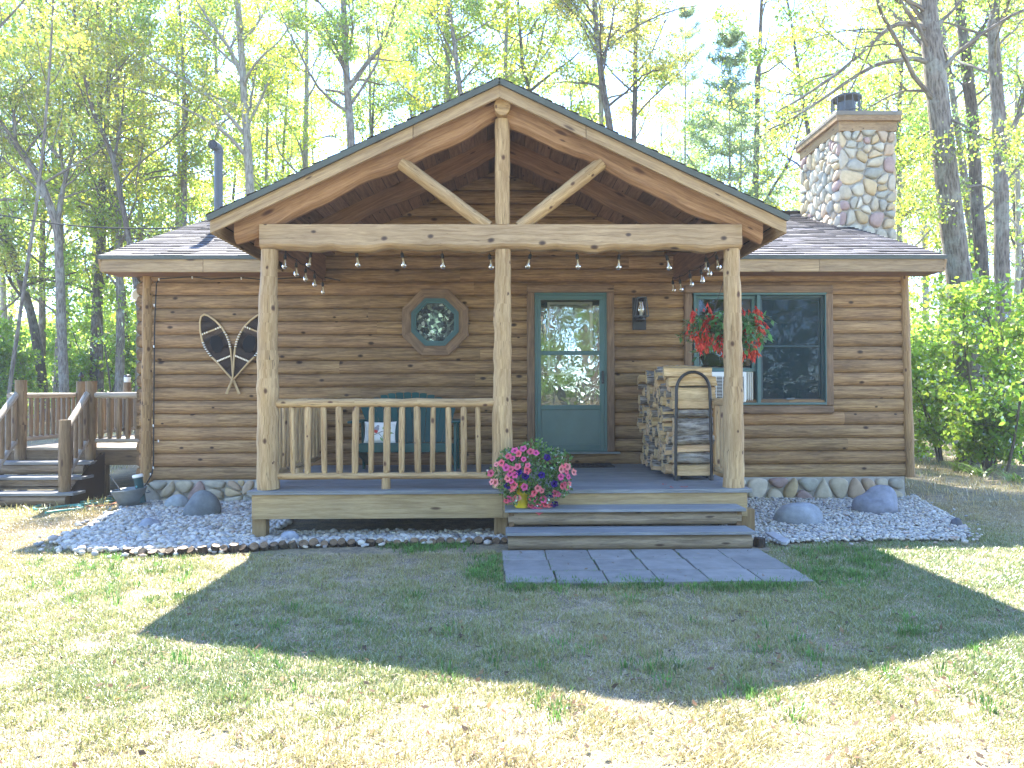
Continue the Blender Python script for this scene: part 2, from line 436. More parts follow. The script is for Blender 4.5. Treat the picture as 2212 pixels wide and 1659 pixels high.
def courses(mb, x0, x1, z0, place, lim, openings=(), n=30, seg=(2.2, 4.6), q=None, depth=.043):
    q = q or random.Random(3)
    rows = 9
    for k in range(n):
        zb = z0 + PITCH * k
        lo, hi = lim(zb)
        if hi - lo < .08: break
        cuts = [max(x0, lo)]
        cutx = [(a, b) for a, b, c, d in openings if c < zb + PITCH * .5 < d]
        pieces = []
        spans = [(max(x0, lo), min(x1, hi))]
        for a, b in cutx:
            nxt = []
            for s, e in spans:
                if a > s: nxt.append((s, min(a, e)))
                if b < e: nxt.append((max(b, s), e))
            spans = [p for p in nxt if p[1] - p[0] > .02]
        for s, e in spans:
            x = s
            while x < e - .01:
                w = q.uniform(*seg)
                y = e if e - x - w < .7 else x + w
                pieces.append((x, y, x == s, y == e)); x = y
        for a, b, first, last in pieces:
            v = q.uniform(.80, 1.20)
            col = (v * q.uniform(.97, 1.04), v * q.uniform(.98, 1.02), v * q.uniform(.93, 1.05))
            ou, ov = q.uniform(0, 90), q.uniform(0, 90)
            vs = []; uv = []
            m = max(2, int((b - a) / .5) + 1)
            wob = [q.uniform(-.004, .004) for _ in range(m)]
            for r in range(rows + 1):
                tt = r / rows
                z = zb + .002 + (PITCH - .004) * tt
                bul = depth * max(0.0, 1 - abs(2 * tt - 1) ** 2.5) ** .62
                l2, h2 = lim(z)
                for i in range(m):
                    x = a + (b - a) * i / (m - 1)
                    if first and i == 0: x = max(x, l2)
                    if last and i == m - 1: x = min(x, h2)
                    x = min(max(x, l2), h2)
                    vs.append(place(x, -.012 - bul - (wob[i] if 0 < r < rows else 0), z)); uv.append((ou + x, ov + tt * PITCH * 1.15))
            fs = [(r * m + i, r * m + i + 1, (r + 1) * m + i + 1, (r + 1) * m + i) for r in range(rows) for i in range(m - 1)]
            mb.add(vs, fs, [[uv[i] for i in f] for f in fs], col, 0, True)
            for i in (0, m - 1):      # end grain
                ring = [vs[r * m + i] for r in range(rows + 1)]
                mb.add(ring, [list(range(rows + 1)) if i else list(range(rows, -1, -1))], [[(ou, ov + k * .02) for k in range(rows + 1)]], tuple(c * .6 for c in col))

DO = (W(1154, 633, 0), W(1311, 975, 0))
WO = (W(1495, 634, 0), W(1783, 874, 0))
op = [(DO[0].x, DO[1].x, DO[1].z, DO[0].z), (WO[0].x, WO[1].x, WO[1].z, WO[0].z)]
def limfront(z):
    if z < ZT - .02: return XL + .02, XR - .02
    w = (PZ - z) / PS - .01
    w = min(w, 2.62)
    return -w, w
mb = MB()
courses(mb, XL, XR, ZB, lambda x, y, z: V3((x, y, z)), limfront, op, q=random.Random(21))
mb.build('wall', M['siding'], cabin)
def backing(x0, x1, z0, z1, lst):
    """plain sheathing behind the siding, with the openings left out"""
    m = MB(); xs = sorted({x0, x1, *[a for o in lst for a in o[:2]]}); zs = sorted({z0, z1, *[a for o in lst for a in o[2:]]})
    for i in range(len(xs) - 1):
        for j in range(len(zs) - 1):
            cx, cz = (xs[i] + xs[i + 1]) / 2, (zs[j] + zs[j + 1]) / 2
            if any(a < cx < b and c < cz < d for a, b, c, d in lst): continue
            m.box((cx, .06, cz), (xs[i + 1] - xs[i], .12, zs[j + 1] - zs[j]))
    return m
m = backing(XL + .03, XR - .03, .05, ZT, op)
m.poly([(-2.55, ZT), (2.55, ZT), (0, PZ - .02)], (V3((0, .02, 0)), V3((1, 0, 0))), V3((0, 0, 1)), V3((0, .1, 0)))
# side and back walls, floor of the room
for x, d in ((XL, 1), (XR, -1)):
    mm = MB()
    def gl(z, x=x):
        if z < ZT: return 0.0, 8.0
        t = (z - ZT) / RS
        return t, 8.0 - t
    if d > 0: courses(mm, 0, 8, ZB, lambda s, y, z, x=x: V3((x + y + .012, s, z)), gl, q=random.Random(5))
    else: courses(mm, 0, 8, ZB, lambda s, y, z, x=x: V3((x - y - .012, s, z)), gl, q=random.Random(6))
    mm.build('side_wall', M['siding'], cabin)
    m.poly([(0.13, .05), (8, .05), (8, ZT), (4, ZT + 4 * RS - .03), (.13, ZT)], (V3((x + (.03 if d > 0 else -.03), 0, 0)), V3((0, 1, 0))), V3((0, 0, 1)), V3((.1 * d, 0, 0)))
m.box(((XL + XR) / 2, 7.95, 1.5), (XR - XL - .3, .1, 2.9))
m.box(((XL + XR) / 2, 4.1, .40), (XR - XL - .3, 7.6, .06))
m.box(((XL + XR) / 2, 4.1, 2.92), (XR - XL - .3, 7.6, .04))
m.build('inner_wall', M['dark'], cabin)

# corner posts (hewn half logs)
def jag(a, b, n, amp, q):
    return [a + (b - a) * (i / n) + V3((q.uniform(-amp, amp), 0, 0)) for i in range(n + 1)]
q = random.Random(9)
for (u0, v0, u1, v1, w0, w1) in ((320.5, 592, 318.5, 1042, .072, .088), (1953, 592, 1966, 1030, .062, .078)):
    a, b = W(u0, v0, -.03), W(u1, v1, -.03)
    a.z = 2.955
    m = MB(); n = 16
    pts = [b + (a - b) * (i / n) for i in range(n + 1)]
    m.tube(pts, [(w1 + (w0 - w1) * i / n) * (1 + q.uniform(-.10, .12)) for i in range(n + 1)], 12, bump=.05, sq=.8, rng=q, col=(.72, .66, .58))
    m.build('corner_post', M['log'], cabin)

# ------------------------------------------------------------------ stonework
STONES = [(.38, .34, .28), (.42, .37, .30), (.33, .32, .30), (.46, .37, .26), (.37, .36, .33), (.47, .41, .33), (.40, .31, .24), (.30, .30, .28), (.44, .40, .35), (.30, .22, .22), (.43, .34, .22), (.45, .42, .37), (.40, .37, .32)]
def clip(poly, a, b):           # keep the side nearer to a than to b
    mx, my = (a[0] + b[0]) / 2, (a[1] + b[1]) / 2; dx, dy = b[0] - a[0], b[1] - a[1]
    out = []
    for i in range(len(poly)):
        p, r = poly[i], poly[(i + 1) % len(poly)]
        dp = (p[0] - mx) * dx + (p[1] - my) * dy; dr = (r[0] - mx) * dx + (r[1] - my) * dy
        if dp <= 0: out.append(p)
        if dp * dr < 0:
            t = dp / (dp - dr); out.append((p[0] + (r[0] - p[0]) * t, p[1] + (r[1] - p[1]) * t))
    return out
def stones(mb, w, h, n, place, q, bulge=.05, gap=.012, lloyd=2):
    rect = [(0, 0), (w, 0), (w, h), (0, h)]
    sd = [(q.uniform(0, w), q.uniform(0, h)) for _ in range(n)]
    for it in range(lloyd + 1):
        cells = []
        for i, a in enumerate(sd):
            p = rect
            for b in sorted(sd, key=lambda b: (b[0] - a[0]) ** 2 + (b[1] - a[1]) ** 2)[1:16]:
                p = clip(p, a, b)
                if len(p) < 3: break
            cells.append(p)
        if it < lloyd:
            ns = []
            for a, p in zip(sd, cells):
                if len(p) < 3: ns.append(a); continue
                A = cx = cy = 0
                for i in range(len(p)):
                    x0, y0 = p[i]; x1, y1 = p[(i + 1) % len(p)]; k = x0 * y1 - x1 * y0
                    A += k; cx += (x0 + x1) * k; cy += (y0 + y1) * k
                ns.append((cx / (3 * A), cy / (3 * A)) if abs(A) > 1e-9 else a)
            sd = ns
    for p in cells:
        if len(p) < 3: continue
        cx = sum(x for x, y in p) / len(p); cy = sum(y for x, y in p) / len(p)
        for _ in range(3):
            r = []
            for i in range(len(p)):
                a, b = p[i], p[(i + 1) % len(p)]
                r += [(a[0] * .75 + b[0] * .25, a[1] * .75 + b[1] * .25), (a[0] * .25 + b[0] * .75, a[1] * .25 + b[1] * .75)]
            p = r
        ext = max(math.hypot(x - cx, y - cy) for x, y in p)
        if ext < .03: continue
        k0 = max(.5, 1 - gap / ext - q.uniform(0, .04))
        p = [(cx + (x - cx) * k0, cy + (y - cy) * k0) for x, y in p]
        if len(p) > 28: p = p[::2]
        c = q.choice(STONES); g = q.uniform(.9, 1.2); c = (c[0] * g * 1.02, c[1] * g, c[2] * g * .90)
        hgt = bulge * q.uniform(.6, 1.25) * min(1.2, ext / .1)
        N = len(p); vs = []; fs = []
        tx, ty = q.uniform(-.25, .25), q.uniform(-.25, .25)
        for s, hh in ((1.0, -.25), (1.0, .30), (.94, .66), (.80, .89), (.5, .99)):
            for x, y in p:
                dx, dy = (x - cx) * s, (y - cy) * s
                vs.append(place(cx + dx, cy + dy, hgt * hh * (1 + (dx * tx + dy * ty) / ext)))
        vs.append(place(cx, cy, hgt))
        for r in range(4):
            for i in range(N): fs.append((r * N + i, r * N + (i + 1) % N, (r + 1) * N + (i + 1) % N, (r + 1) * N + i))
        for i in range(N): fs.append((4 * N + i, 4 * N + (i + 1) % N, 5 * N))
        mb.add(vs, fs, None, c, 0, True)

q = random.Random(31)
mf = MB(); mf.box(((XL + XR) / 2, .02, .12), (XR - XL - .10, .10, .35))
fo = mf.build('foundation', M['mortar'], cabin)
ms = MB()
stones(ms, XR - XL - .14, .315, 84, lambda x, y, h: V3((XL + .07 + x, -.035 - h, -.02 + y)), q, .05, .010, 1)
ms.build('stone_cladding', M['stone'], fo)

# chimney on the right gable wall
CX0, CX1, CY0, CY1, CZ1 = 5.44, 6.34, 2.10, 3.70, 5.55
cy = W(1815, 508, CY0); CX0 = cy.x; CX1 = W(1936, 400, CY0).x
CZ1 = W(1870, 281, CY0).z
CY1 = CY0 + 1.56
m = MB(); m.box(((CX0 + CX1) / 2, (CY0 + CY1) / 2, CZ1 / 2), (CX1 - CX0 - .07, CY1 - CY0 - .07, CZ1))
chim = m.build('chimney', M['mortar'], cabin)
m = MB()
hh = CZ1 - 3.2
stones(m, CX1 - CX0, hh, 66, lambda x, y, h: V3((CX0 + x, CY0 + .03 - h, 3.2 + y)), q, .05, .012, 1)
stones(m, CY1 - CY0, hh, 112, lambda x, y, h: V3((CX0 + .03 - h, CY1 - x, 3.2 + y)), q, .05, .012, 1)
stones(m, CY1 - CY0, hh, 60, lambda x, y, h: V3((CX1 - .03 + h, CY0 + x, 3.2 + y)), q, .055, .018)
m.build('stone_cladding', M['stone'], chim)
m = MB()
cxm, cym, wx, wy = (CX0 + CX1) / 2, (CY0 + CY1) / 2, CX1 - CX0, CY1 - CY0
m.box((cxm, cym, CZ1 + .06), (wx + .03, wy + .03, .16), col=(.85, .8, .72), grain=1)
m.box((cxm, cym, CZ1 + .18), (wx + .13, wy + .13, .085), col=(.8, .74, .66), grain=1)
m.build('chimney_collar', M['fascia'], chim, bevel=.006)
m = MB(); m.box((cxm, cym, CZ1 + .255), (wx + .15, wy + .15, .07), col=(.62, .6, .55))
m.build('chimney_cap', M['copper'], chim, bevel=.012)
# flue screen
fc = W(1828, 236, cym); fr = .235
m = MB(); z0 = CZ1 + .29
for z, r in ((z0 + .02, fr), (z0 + .27, fr), (z0 + .52, fr)):
    m.tube([V3((fc.x + math.cos(a) * r, cym + math.sin(a) * r, z)) for a in np.linspace(0, 2 * PI, 25)], .013, 6, caps=False)
for a in np.linspace(0, 2 * PI, 13)[:-1]:
    m.bar((fc.x + math.cos(a) * fr, cym + math.sin(a) * fr, z0), (fc.x + math.cos(a) * fr, cym + math.sin(a) * fr, z0 + .53), .016, .016, up=(math.cos(a), math.sin(a), 0))
m.build('flue_screen', M['pipe'], chim)
m = MB(); m.lathe([(.15, z0 - .02), (.15, z0 + .45)], 20, (fc.x, cym, 0)); m.lathe([(fr + .01, z0 + .53), (fr + .01, z0 + .545), (.03, z0 + .57)], 24, (fc.x, cym, 0))
m.build('flue', M['pipe'], chim)

# ------------------------------------------------------------------ main roof
def valley(y):                  # half width that the porch roof cuts out of the main roof
    return max(0.0, (4.43 - (RZ + RS * (y + .4))) / .475)
EX0, EX1 = -5.03, 5.69
m = MB(); q = random.Random(4)
nr = 34; run = (YR + .4)
for k in range(nr):
    ya, yb = -.43 + run * k / nr, -.43 + run * (k + 1) / nr + .02
    for side in (-1, 1):
        va, vb = max(0, valley(ya) - .12), max(0, valley(yb) - .12)
        if side < 0: xs = (EX0, EX0, -vb, -va) if va > 0 or vb > 0 else (EX0, EX0, .02, .02)
        else: xs = (va, vb, EX1, EX1)
        if side < 0: x0a, x0b, x1b, x1a = xs
        else: x0a, x0b, x1b, x1a = xs[0], xs[1], xs[2], xs[3]
        if x1a - x0a < .05: continue
        nseg = max(2, int((x1a - x0a) / .33))
        for i in range(nseg):
            ta, tb = i / nseg, (i + 1) / nseg
            a = V3((x0a + (x1a - x0a) * ta, ya, RZ + RS * (ya + .4) + .012)); b = V3((x0a + (x1a - x0a) * tb, ya, RZ + RS * (ya + .4) + .012))
            c = V3((x0b + (x1b - x0b) * tb, yb, RZ + RS * (yb + .4))); d = V3((x0b + (x1b - x0b) * ta, yb, RZ + RS * (yb + .4)))
            lift = q.uniform(0, .007); a.z += lift; b.z += lift
            g = q.uniform(.72, 1.3); col = (g, g, g * q.uniform(.97, 1.06))
            uv = [(p.x, k * .13 + (0.005 if j < 2 else .125)) for j, p in enumerate((a, b, c, d))]
            m.add([a, b, c, d], [(0, 1, 2, 3)], [uv], col)
            m.add([a, b, b - V3((0, 0, .013 + lift)), a - V3((0, 0, .013 + lift))], [(0, 3, 2, 1)], None, (.25, .25, .27))
    # back slope
# deck under the shingles, ridge, back slope
for side in (-1, 1):
    ys = np.linspace(-.40, YR, 12)
    for i in range(11):
        v0, v1 = valley(ys[i]), valley(ys[i + 1])
        xa, xb = (EX0 + .02, -v0), (EX0 + .02, -v1)
        if side > 0: xa, xb = (v0, EX1 - .02), (v1, EX1 - .02)
        P = [V3((x, y, RZ - .03 + RS * (y + .4))) for x, y in ((xa[0], ys[i]), (xa[1], ys[i]), (xb[1], ys[i + 1]), (xb[0], ys[i + 1]))]
        P2 = [p - V3((0, 0, .03)) for p in P]
        m.add(P + P2, [(0, 1, 2, 3), (7, 6, 5, 4), (0, 3, 7, 4), (1, 5, 6, 2)], None, (.5, .5, .5))
bs = [V3((EX0, YR - .03, ZR)), V3((EX1, YR - .03, ZR)), V3((EX1, 8.4, RZ)), V3((EX0, 8.4, RZ))]
m.add(bs + [p - V3((0, 0, .06)) for p in bs], [(0, 1, 2, 3), (7, 6, 5, 4), (0, 3, 7, 4), (1, 5, 6, 2), (2, 6, 7, 3)], [[(p.x, p.y) for p in bs]] + [[(0, 0)] * 4] * 4)
for x in np.arange(EX0 + .1, EX1, .2):
    g = q.uniform(.8, 1.2)
    m.bar((x - .11, YR, ZR + .012), (x + .11, YR, ZR + .018), .24, .012, col=(g, g, g))
roof = m.build('roof', M['shingle'], cabin)
def fascia(x0, x1, z0, z1, y, mm, n, q, th=.035):
    xs = [x0 + (x1 - x0) * i / n for i in range(n + 1)]
    for a, b in zip(xs[:-1], xs[1:]):
        g = q.uniform(.88, 1.1)
        mm.box(((a + b) / 2, y, (z0 + z1) / 2), (b - a - .003, th, z1 - z0), col=(g, g, g * .98))
q = random.Random(12)
for a, b in ((EX0 + .03, -2.45), (2.45, EX1 - .03)):
    m = MB(); fascia(a, b, 2.945, 3.105, -.40, m, 2, q); m.build('fascia_board', M['fascia'], roof, bevel=.004)
m = MB()
for a, b in ((EX0, -2.55), (2.55, EX1)): m.box(((a + b) / 2, -.425, 3.128), (b - a, .022, .05))
m.build('drip_edge', M['shingleedge'], roof)
m = MB()
for a, b in ((EX0 + .04, -2.36), (2.36, EX1 - .04)): m.box(((a + b) / 2, -.19, 2.955), (b - a, .38, .018))
m.build('eave_soffit', M['soffit'], roof)
m = MB()
for x in (EX0 + .02, EX1 - .02):
    for (ya, za), (yb, zb) in (((-.41, RZ - .06), (YR, ZR - .06)), ((8.4, RZ - .06), (YR, ZR - .06))):
        m.bar((x, ya, za - .06), (x, yb, zb - .06), .035, .15)
m.build('rake_board', M['fascia'], roof, bevel=.004)

# vent pipe with its elbow
vb = W(475, 460, 1.9); vt = W(470, 330, 1.9)
vb.x = vt.x = W(472, 400, 1.9).x
m = MB()
m.tube([(vb.x, 1.9, RZ + RS * 2.2), (vb.x, 1.9, vt.z)], .066, 16, smooth=True)
m.tube([(vb.x, 1.9, vt.z - .01), (vb.x, 1.9, vt.z + .03)], .074, 16)
e = [(vb.x, 1.9, vt.z + .02), (vb.x, 1.9, vt.z + .05), (vb.x - .012, 1.87, vt.z + .075), (vb.x - .03, 1.81, vt.z + .085), (vb.x - .04, 1.76, vt.z + .085)]
m.tube(e, [.07, .07, .074, .074, .076], 16, caps=False)
m.tube([e[-1], e[-2]], [.07, .065], 16, col=(.2, .2, .2))
m.build('vent_pipe', M['pipe'], cabin)

# ------------------------------------------------------------------ porch
YF = -2.6                       # front of the porch floor
FZ = .48
m = MB()
nb = 19
for i in range(nb):
    w = (2.6 - .02) / nb
    y = YF + w * (i + .5)
    g = R.uniform(.9, 1.1)
    m.box((0, y, FZ - .019 + R.uniform(-.001, .001)), (4.88, w - .004, .038), col=(g, g, g))
m.build('porch_floor', M['greyboard'], cabin, bevel=.004)
m = MB()
for a, b, g in ((-2.40, .02, 1.0), (.023, 2.40, .95)): m.box(((a + b) / 2, -2.555, FZ - .04 - .1165), (b - a, .04, .233), col=(g, g, g))
m.box((-2.385, -1.3, FZ - .156), (.04, 2.46, .23)); m.box((2.385, -1.3, FZ - .156), (.04, 2.46, .23))
m.build('skirt_board', M['skirt'], cabin, bevel=.004)
for u, Y in ((563.5, -2.45), (1082, -2.45), (1612, -2.45)):
    x = W(u, 1125, Y).x
    m = MB(); m.box((x, Y, .09), (.135, .12, .36), grain=2, col=(.7, .65, .6)); m.build('floor_support', M['skirt'], cabin, bevel=.006)
m = MB(); m.box((0, -.6, .1), (4.6, .04, .3), col=(.35, .3, .25)); m.build('floor_joist', M['deckwood'], cabin)

def post(name, cen, rad, q, zlo, zhi, n=26, parent=None, mat='log', k=14):
    pts, rs = [], []
    for i in range(n + 1):
        t = i / n
        x = np.interp(t, [c[0] for c in cen], [c[1] for c in cen]); r = np.interp(t, [c[0] for c in rad], [c[1] for c in rad])
        pts.append(V3((x + q.uniform(-.004, .004), -2.46 + q.uniform(-.004, .004), zlo + (zhi - zlo) * t)))
        rs.append(r * (1 + q.uniform(-.025, .03) + (.07 if q.random() < .10 else 0)))
    m = MB(); m.tube(pts, rs, k, bump=.035, rng=q)
    return m.build(name, M[mat], parent or cabin)
q = random.Random(77)
post('porch_post', [(0, W(579.5, 1057, -2.46).x), (.6, W(578, 700, -2.46).x), (1, W(583, 540, -2.46).x)], [(0, .108), (.25, .105), (.6, .092), (1, .080)], q, FZ, 2.83)
post('porch_post', [(0, W(1088, 1057, -2.46).x), (.25, W(1084, 900, -2.46).x), (1, W(1086.5, 540, -2.46).x)], [(0, .105), (.3, .098), (.5, .083), (1, .079)], q, FZ, 2.83)
post('porch_post', [(0, W(1585.5, 1057, -2.46).x), (1, W(1580.5, 540, -2.46).x)], [(0, .105), (.3, .098), (.6, .09), (1, .078)], q, FZ, 2.83)

# front beam with a live lower edge
q = random.Random(15)
bx0, bx1 = W(560.5, 510, -2.55).x, W(1602.5, 510, -2.55).x
bt, bb = W(1081, 485, -2.55).z, W(1081, 538, -2.55).z
m = MB(); n = 60; vs = []; uv = []
for i in range(n + 1):
    t = i / n; x = bx0 + (bx1 - bx0) * t
    wv = .010 * math.sin(x * 5.1) + .010 * math.sin(x * 11.3 + 1) + .006 * math.sin(x * 23 + 2) + q.uniform(-.003, .003)
    wv *= min(1, min(t, 1 - t) * 14)
    zf = bb + .045 + .6 * wv; zb = bb + wv
    for y, z in ((-2.56, bt), (-2.56, (bt + zf) / 2), (-2.56, zf), (-2.545, (zf * .55 + zb * .45)), (-2.50, zb), (-2.36, zb + .01), (-2.36, bt)):
        vs.append(V3((x, y, z)))
    uv += [(x, 0), (x, .11), (x, .2), (x, .23), (x, .28), (x, .4), (x, .6)]
fs = [(i * 7 + k, i * 7 + k + 1, (i + 1) * 7 + k + 1, (i + 1) * 7 + k) for i in range(n) for k in range(6)] + [(i * 7 + 6, i * 7, (i + 1) * 7, (i + 1) * 7 + 6) for i in range(n)]
m.add(vs, fs, [[(uv[i][0] + 3, uv[i][1] + 5) for i in f] for f in fs])
m.add(vs[:7], [(6, 5, 4, 3, 2, 1, 0)], [[(v.y, v.z) for v in vs[6::-1]]]); m.add(vs[-7:], [(0, 1, 2, 3, 4, 5, 6)], [[(v.y, v.z) for v in vs[-7:]]])
m.build('front_beam', M['beam'], cabin)
# side beams
for sx in (-1, 1):
    m = MB(); m.box((2.365 * sx, -1.19, 3.05), (.17, 2.34, .33), col=(.8, .75, .7)); m.build('side_beam', M['soffit'], cabin, bevel=.01)
    m = MB(); m.bar((2.30 * sx, -2.3, 3.26), (2.30 * sx, -.02, 3.26), .28, .05)
    m.build('eave_plate', M['soffit'], cabin)

# king post, braces, rafters
m = MB(); kx = W(1085.5, 400, -2.5).x
pts = [V3((kx + R.uniform(-.003, .003), -2.50, bt + (4.10 - bt) * i / 10)) for i in range(11)]
m.tube(pts, [.073 + R.uniform(-.002, .003) for _ in pts], 14, bump=.03); m.build('king_post', M['log'], cabin)
m = MB(); m.tube([(kx, -2.63, 4.19), (kx, 0, 4.19)], .077, 16, sq=1.15, bump=.02, col=(.95, .92, .88)); m.build('ridge_log', M['log'], cabin)
for a, b in (((867, 352), (1055, 492)), ((1300, 352), (1122, 492))):
    A, B = W(*a, -2.49), W(*b, -2.49)
    m = MB(); n = 10
    m.tube([A + (B - A) * (i / n) for i in range(n + 1)], [.067 + R.uniform(-.003, .003) for _ in range(n + 1)], 14, bump=.03)
    m.build('brace', M['log'], cabin)
def rafter(name, y, drop, w, h, mat, sx, x1, col=(1, 1, 1), q=None):
    """a log rafter with flat sides and a waney underside, lying along the soffit"""
    n = 28; m = MB(); vs = []; uv = []
    for i in range(n + 1):
        x = sx * (x1 * i / n); z = PZ - PS * abs(x) - .003
        k = h + .018 * math.sin(abs(x) * 4 + sx) + .011 * math.sin(abs(x) * 9.7 + 2 * sx) + q.uniform(-.004, .004)
        for yy, zz in ((y - w / 2, z), (y - w / 2, z - k * .66), (y - w * .42, z - k * .86), (y - w * .12, z - k), (y + w * .25, z - k * .97), (y + w / 2, z - k * .8), (y + w / 2, z)):
            vs.append(V3((x, yy, zz)))
        u = abs(x) * 1.1
        uv += [(u, 0), (u, .18), (u, .24), (u, .3), (u, .38), (u, .45), (u, .6)]
    fs = [(i * 7 + k, i * 7 + k + 1, (i + 1) * 7 + k + 1, (i + 1) * 7 + k) for i in range(n) for k in range(6)]
    if sx < 0: fs = [f[::-1] for f in fs]
    o = q.uniform(0, 30)
    m.add(vs, fs, [[(uv[i][0] + o, uv[i][1] + o) for i in f] for f in fs], col)
    m.add(vs[-7:], [(0, 1, 2, 3, 4, 5, 6) if sx > 0 else (6, 5, 4, 3, 2, 1, 0)], [[(v.y + o, v.z) for v in (vs[-7:] if sx > 0 else vs[-1:-8:-1])]], tuple(c * 1.15 for c in col))
    return m.build(name, M[mat], cabin)
q = random.Random(41)
for sx in (-1, 1):
    rafter('log_rafter', -2.46, 0, .18, .262, 'rafter', sx, 2.58, q=q)
    rafter('log_rafter', -1.25, 0, .16, .21, 'rafter', sx, 2.4, (.72, .66, .62), q=q)
    # ceiling boards run from eave to ridge
    m = MB(); n = 19; up_ = V3((PS * sx, 0, 1)).normalized()
    for i in range(n):
        x0 = 2.73 * i / n; x1 = 2.73 * (i + 1) / n - .008; xm = (x0 + x1) / 2
        g = q.uniform(.72, 1.28); z = PZ + .012 - PS * xm
        m.bar((sx * xm, -2.67, z), (sx * xm, 0, z), (x1 - x0) * 1.107, .022, up=up_, col=(g, g, g))
    b_ = MB(); b_.bar((0, -1.3, PZ + .03), (2.73 * sx, -1.3, PZ + .03 - PS * 2.73), 2.6, .012, col=(.25, .25, .25)); b_.build('roof_underlay', M['soffit'], cabin)
    m.build('ceiling_board', M['soffit'], cabin)
# porch roof
ZP, SP = 4.43, .475
YPF = -2.72
pr = None
for sx in (-1, 1):
    m = MB(); q = random.Random(50 + sx)
    L = 2.78; nrow = 22
    for k in range(nrow):
        x0, x1 = L * (1 - k / nrow), L * (1 - (k + 1) / nrow) - .02
        x1 = max(x1, 0)
        ny = 17
        for i in range(ny):
            ya = YPF + (2.9 - YPF) * i / ny; yb = YPF + (2.9 - YPF) * (i + 1) / ny
            jj = q.uniform(-.008, .006) if i == 0 else 0
            g = q.uniform(.75, 1.25); l = q.uniform(0, .006)
            P = [V3((x0 * sx, ya + jj, ZP - SP * x0 + .012 + l)), V3((x0 * sx, yb, ZP - SP * x0 + .012 + l)), V3((x1 * sx, yb, ZP - SP * x1)), V3((x1 * sx, ya + jj, ZP - SP * x1))]
            f = (0, 1, 2, 3) if sx > 0 else (3, 2, 1, 0)
            uv = [(p.y + k * .11, k * .13 + (.005 if j < 2 else .125)) for j, p in enumerate(P)]
            m.add(P, [f], [[uv[t] for t in f]], (g, g, g * 1.03))
            e = [P[0], P[1], P[1] - V3((0, 0, .016)), P[0] - V3((0, 0, .016))]
            m.add(e, [(0, 3, 2, 1) if sx > 0 else (0, 1, 2, 3)], None, (.3, .3, .3))
    # deck
    P = [V3((0, YPF + .015, ZP - .012)), V3((L * sx, YPF + .015, ZP - .012 - SP * L)), V3((L * sx, 2.7, ZP - .012 - SP * L)), V3((0, 2.7, ZP - .012))]
    P2 = [p - V3((0, 0, .022)) for p in P]
    m.add(P + P2, [(0, 1, 2, 3), (4, 7, 6, 5), (0, 4, 5, 1), (1, 5, 6, 2)], None, (.3, .3, .3))
    pr = m.build('porch_roof', M['shingle'], cabin)
    m = MB()                    # green metal edge, then the rake board
    a, b = V3((0, YPF + .005, ZP - .032)), V3((2.775 * sx, YPF + .005, ZP - .032 - SP * 2.775))
    m.bar(a, b, .022, .052); m.build('drip_edge', M['shingleedge'], pr)
    m = MB()
    d = (b - a).normalized(); up = V3((d.z, 0, -d.x)) * (1 if sx < 0 else -1)
    if up.z < 0: up = -up
    a2, b2 = V3((.0, YPF + .03, ZP - .058)), V3((2.755 * sx, YPF + .03, ZP - .058 - SP * 2.755))
    h = .118
    for t0, t1, g in ((0, .30, .96), (.302, 1, 1.05)):
        p0, p1 = a2 + (b2 - a2) * t0, a2 + (b2 - a2) * t1
        vs = [p0, p1, p1 - V3((0, 0, h)), p0 - V3((0, 0, h))]
        vs += [v + V3((0, .035, 0)) for v in vs]
        f = [(0, 1, 2, 3), (7, 6, 5, 4), (4, 5, 1, 0), (3, 2, 6, 7), (1, 5, 6, 2), (0, 3, 7, 4)]
        if sx > 0: f = [x[::-1] for x in f]
        o = q.uniform(0, 20)
        m.add(vs, f, [[(o + abs(vs[i].x) * 1.1, o + vs[i].z + abs(vs[i].x) * SP + vs[i].y) for i in x] for x in f], (g, g, g))
    m.build('rake_board', M['fascia'], pr, bevel=.003)
    m = MB(); m.box((2.745 * sx, .0, ZP - SP * 2.755 - .115), (.035, 5.36, .12)); m.build('eave_board', M['fascia'], pr, bevel=.003)

# ------------------------------------------------------------------ steps
def tread(x0, x1, y0, y1, z, parent, m0='greyboard'):
    m = MB(); n = 2; w = (y1 - y0) / n
    for i in range(n):
        m.box(((x0 + x1) / 2, y0 + w * (i + .5), z - .014), (x1 - x0, w - .003, .028), col=(1.0 + .06 * i,) * 3)
    return m.build('step_tread', M[m0], parent, bevel=.004)
T1Z, T2Z = .333, .167
t1 = (W(1091, 1100, -2.88).x, W(1612.5, 1100, -2.88).x); t2 = (W(1092.5, 1152, -3.14).x, W(1634, 1152, -3.14).x)
tread(t1[0], t1[1], -2.88, -2.575, T1Z, cabin); tread(t2[0], t2[1], -3.14, -2.83, T2Z, cabin)
for (a, b, y, z0, z1) in ((t1[0] + .03, t1[1] - .03, -2.80, T2Z + .002, T1Z - .03), (t2[0] + .02, t2[1] - .02, -3.06, -.01, T2Z - .03)):
    m = MB(); n = 24; r = (z1 - z0) / 2
    m.tube([V3((a + (b - a) * i / n, y + .03, (z0 + z1) / 2 + R.uniform(-.002, .002))) for i in range(n + 1)], [r * (1 + R.uniform(-.015, .015)) for _ in range(n + 1)], 14, bump=.015, sq=.75 / .75)
    m.build('step_riser', M['riser'], cabin)
for x in (t1[0] + .06, t1[1] - .05):
    m = MB(); m.box((x, -2.68, .07), (.045, .30, .45), grain=1, col=(.8, .7, .6)); m.box((x, -2.92, .06), (.045, .2, .16), grain=1, col=(.8, .7, .6)); m.build('stair_stringer', M['deckwood'], cabin)

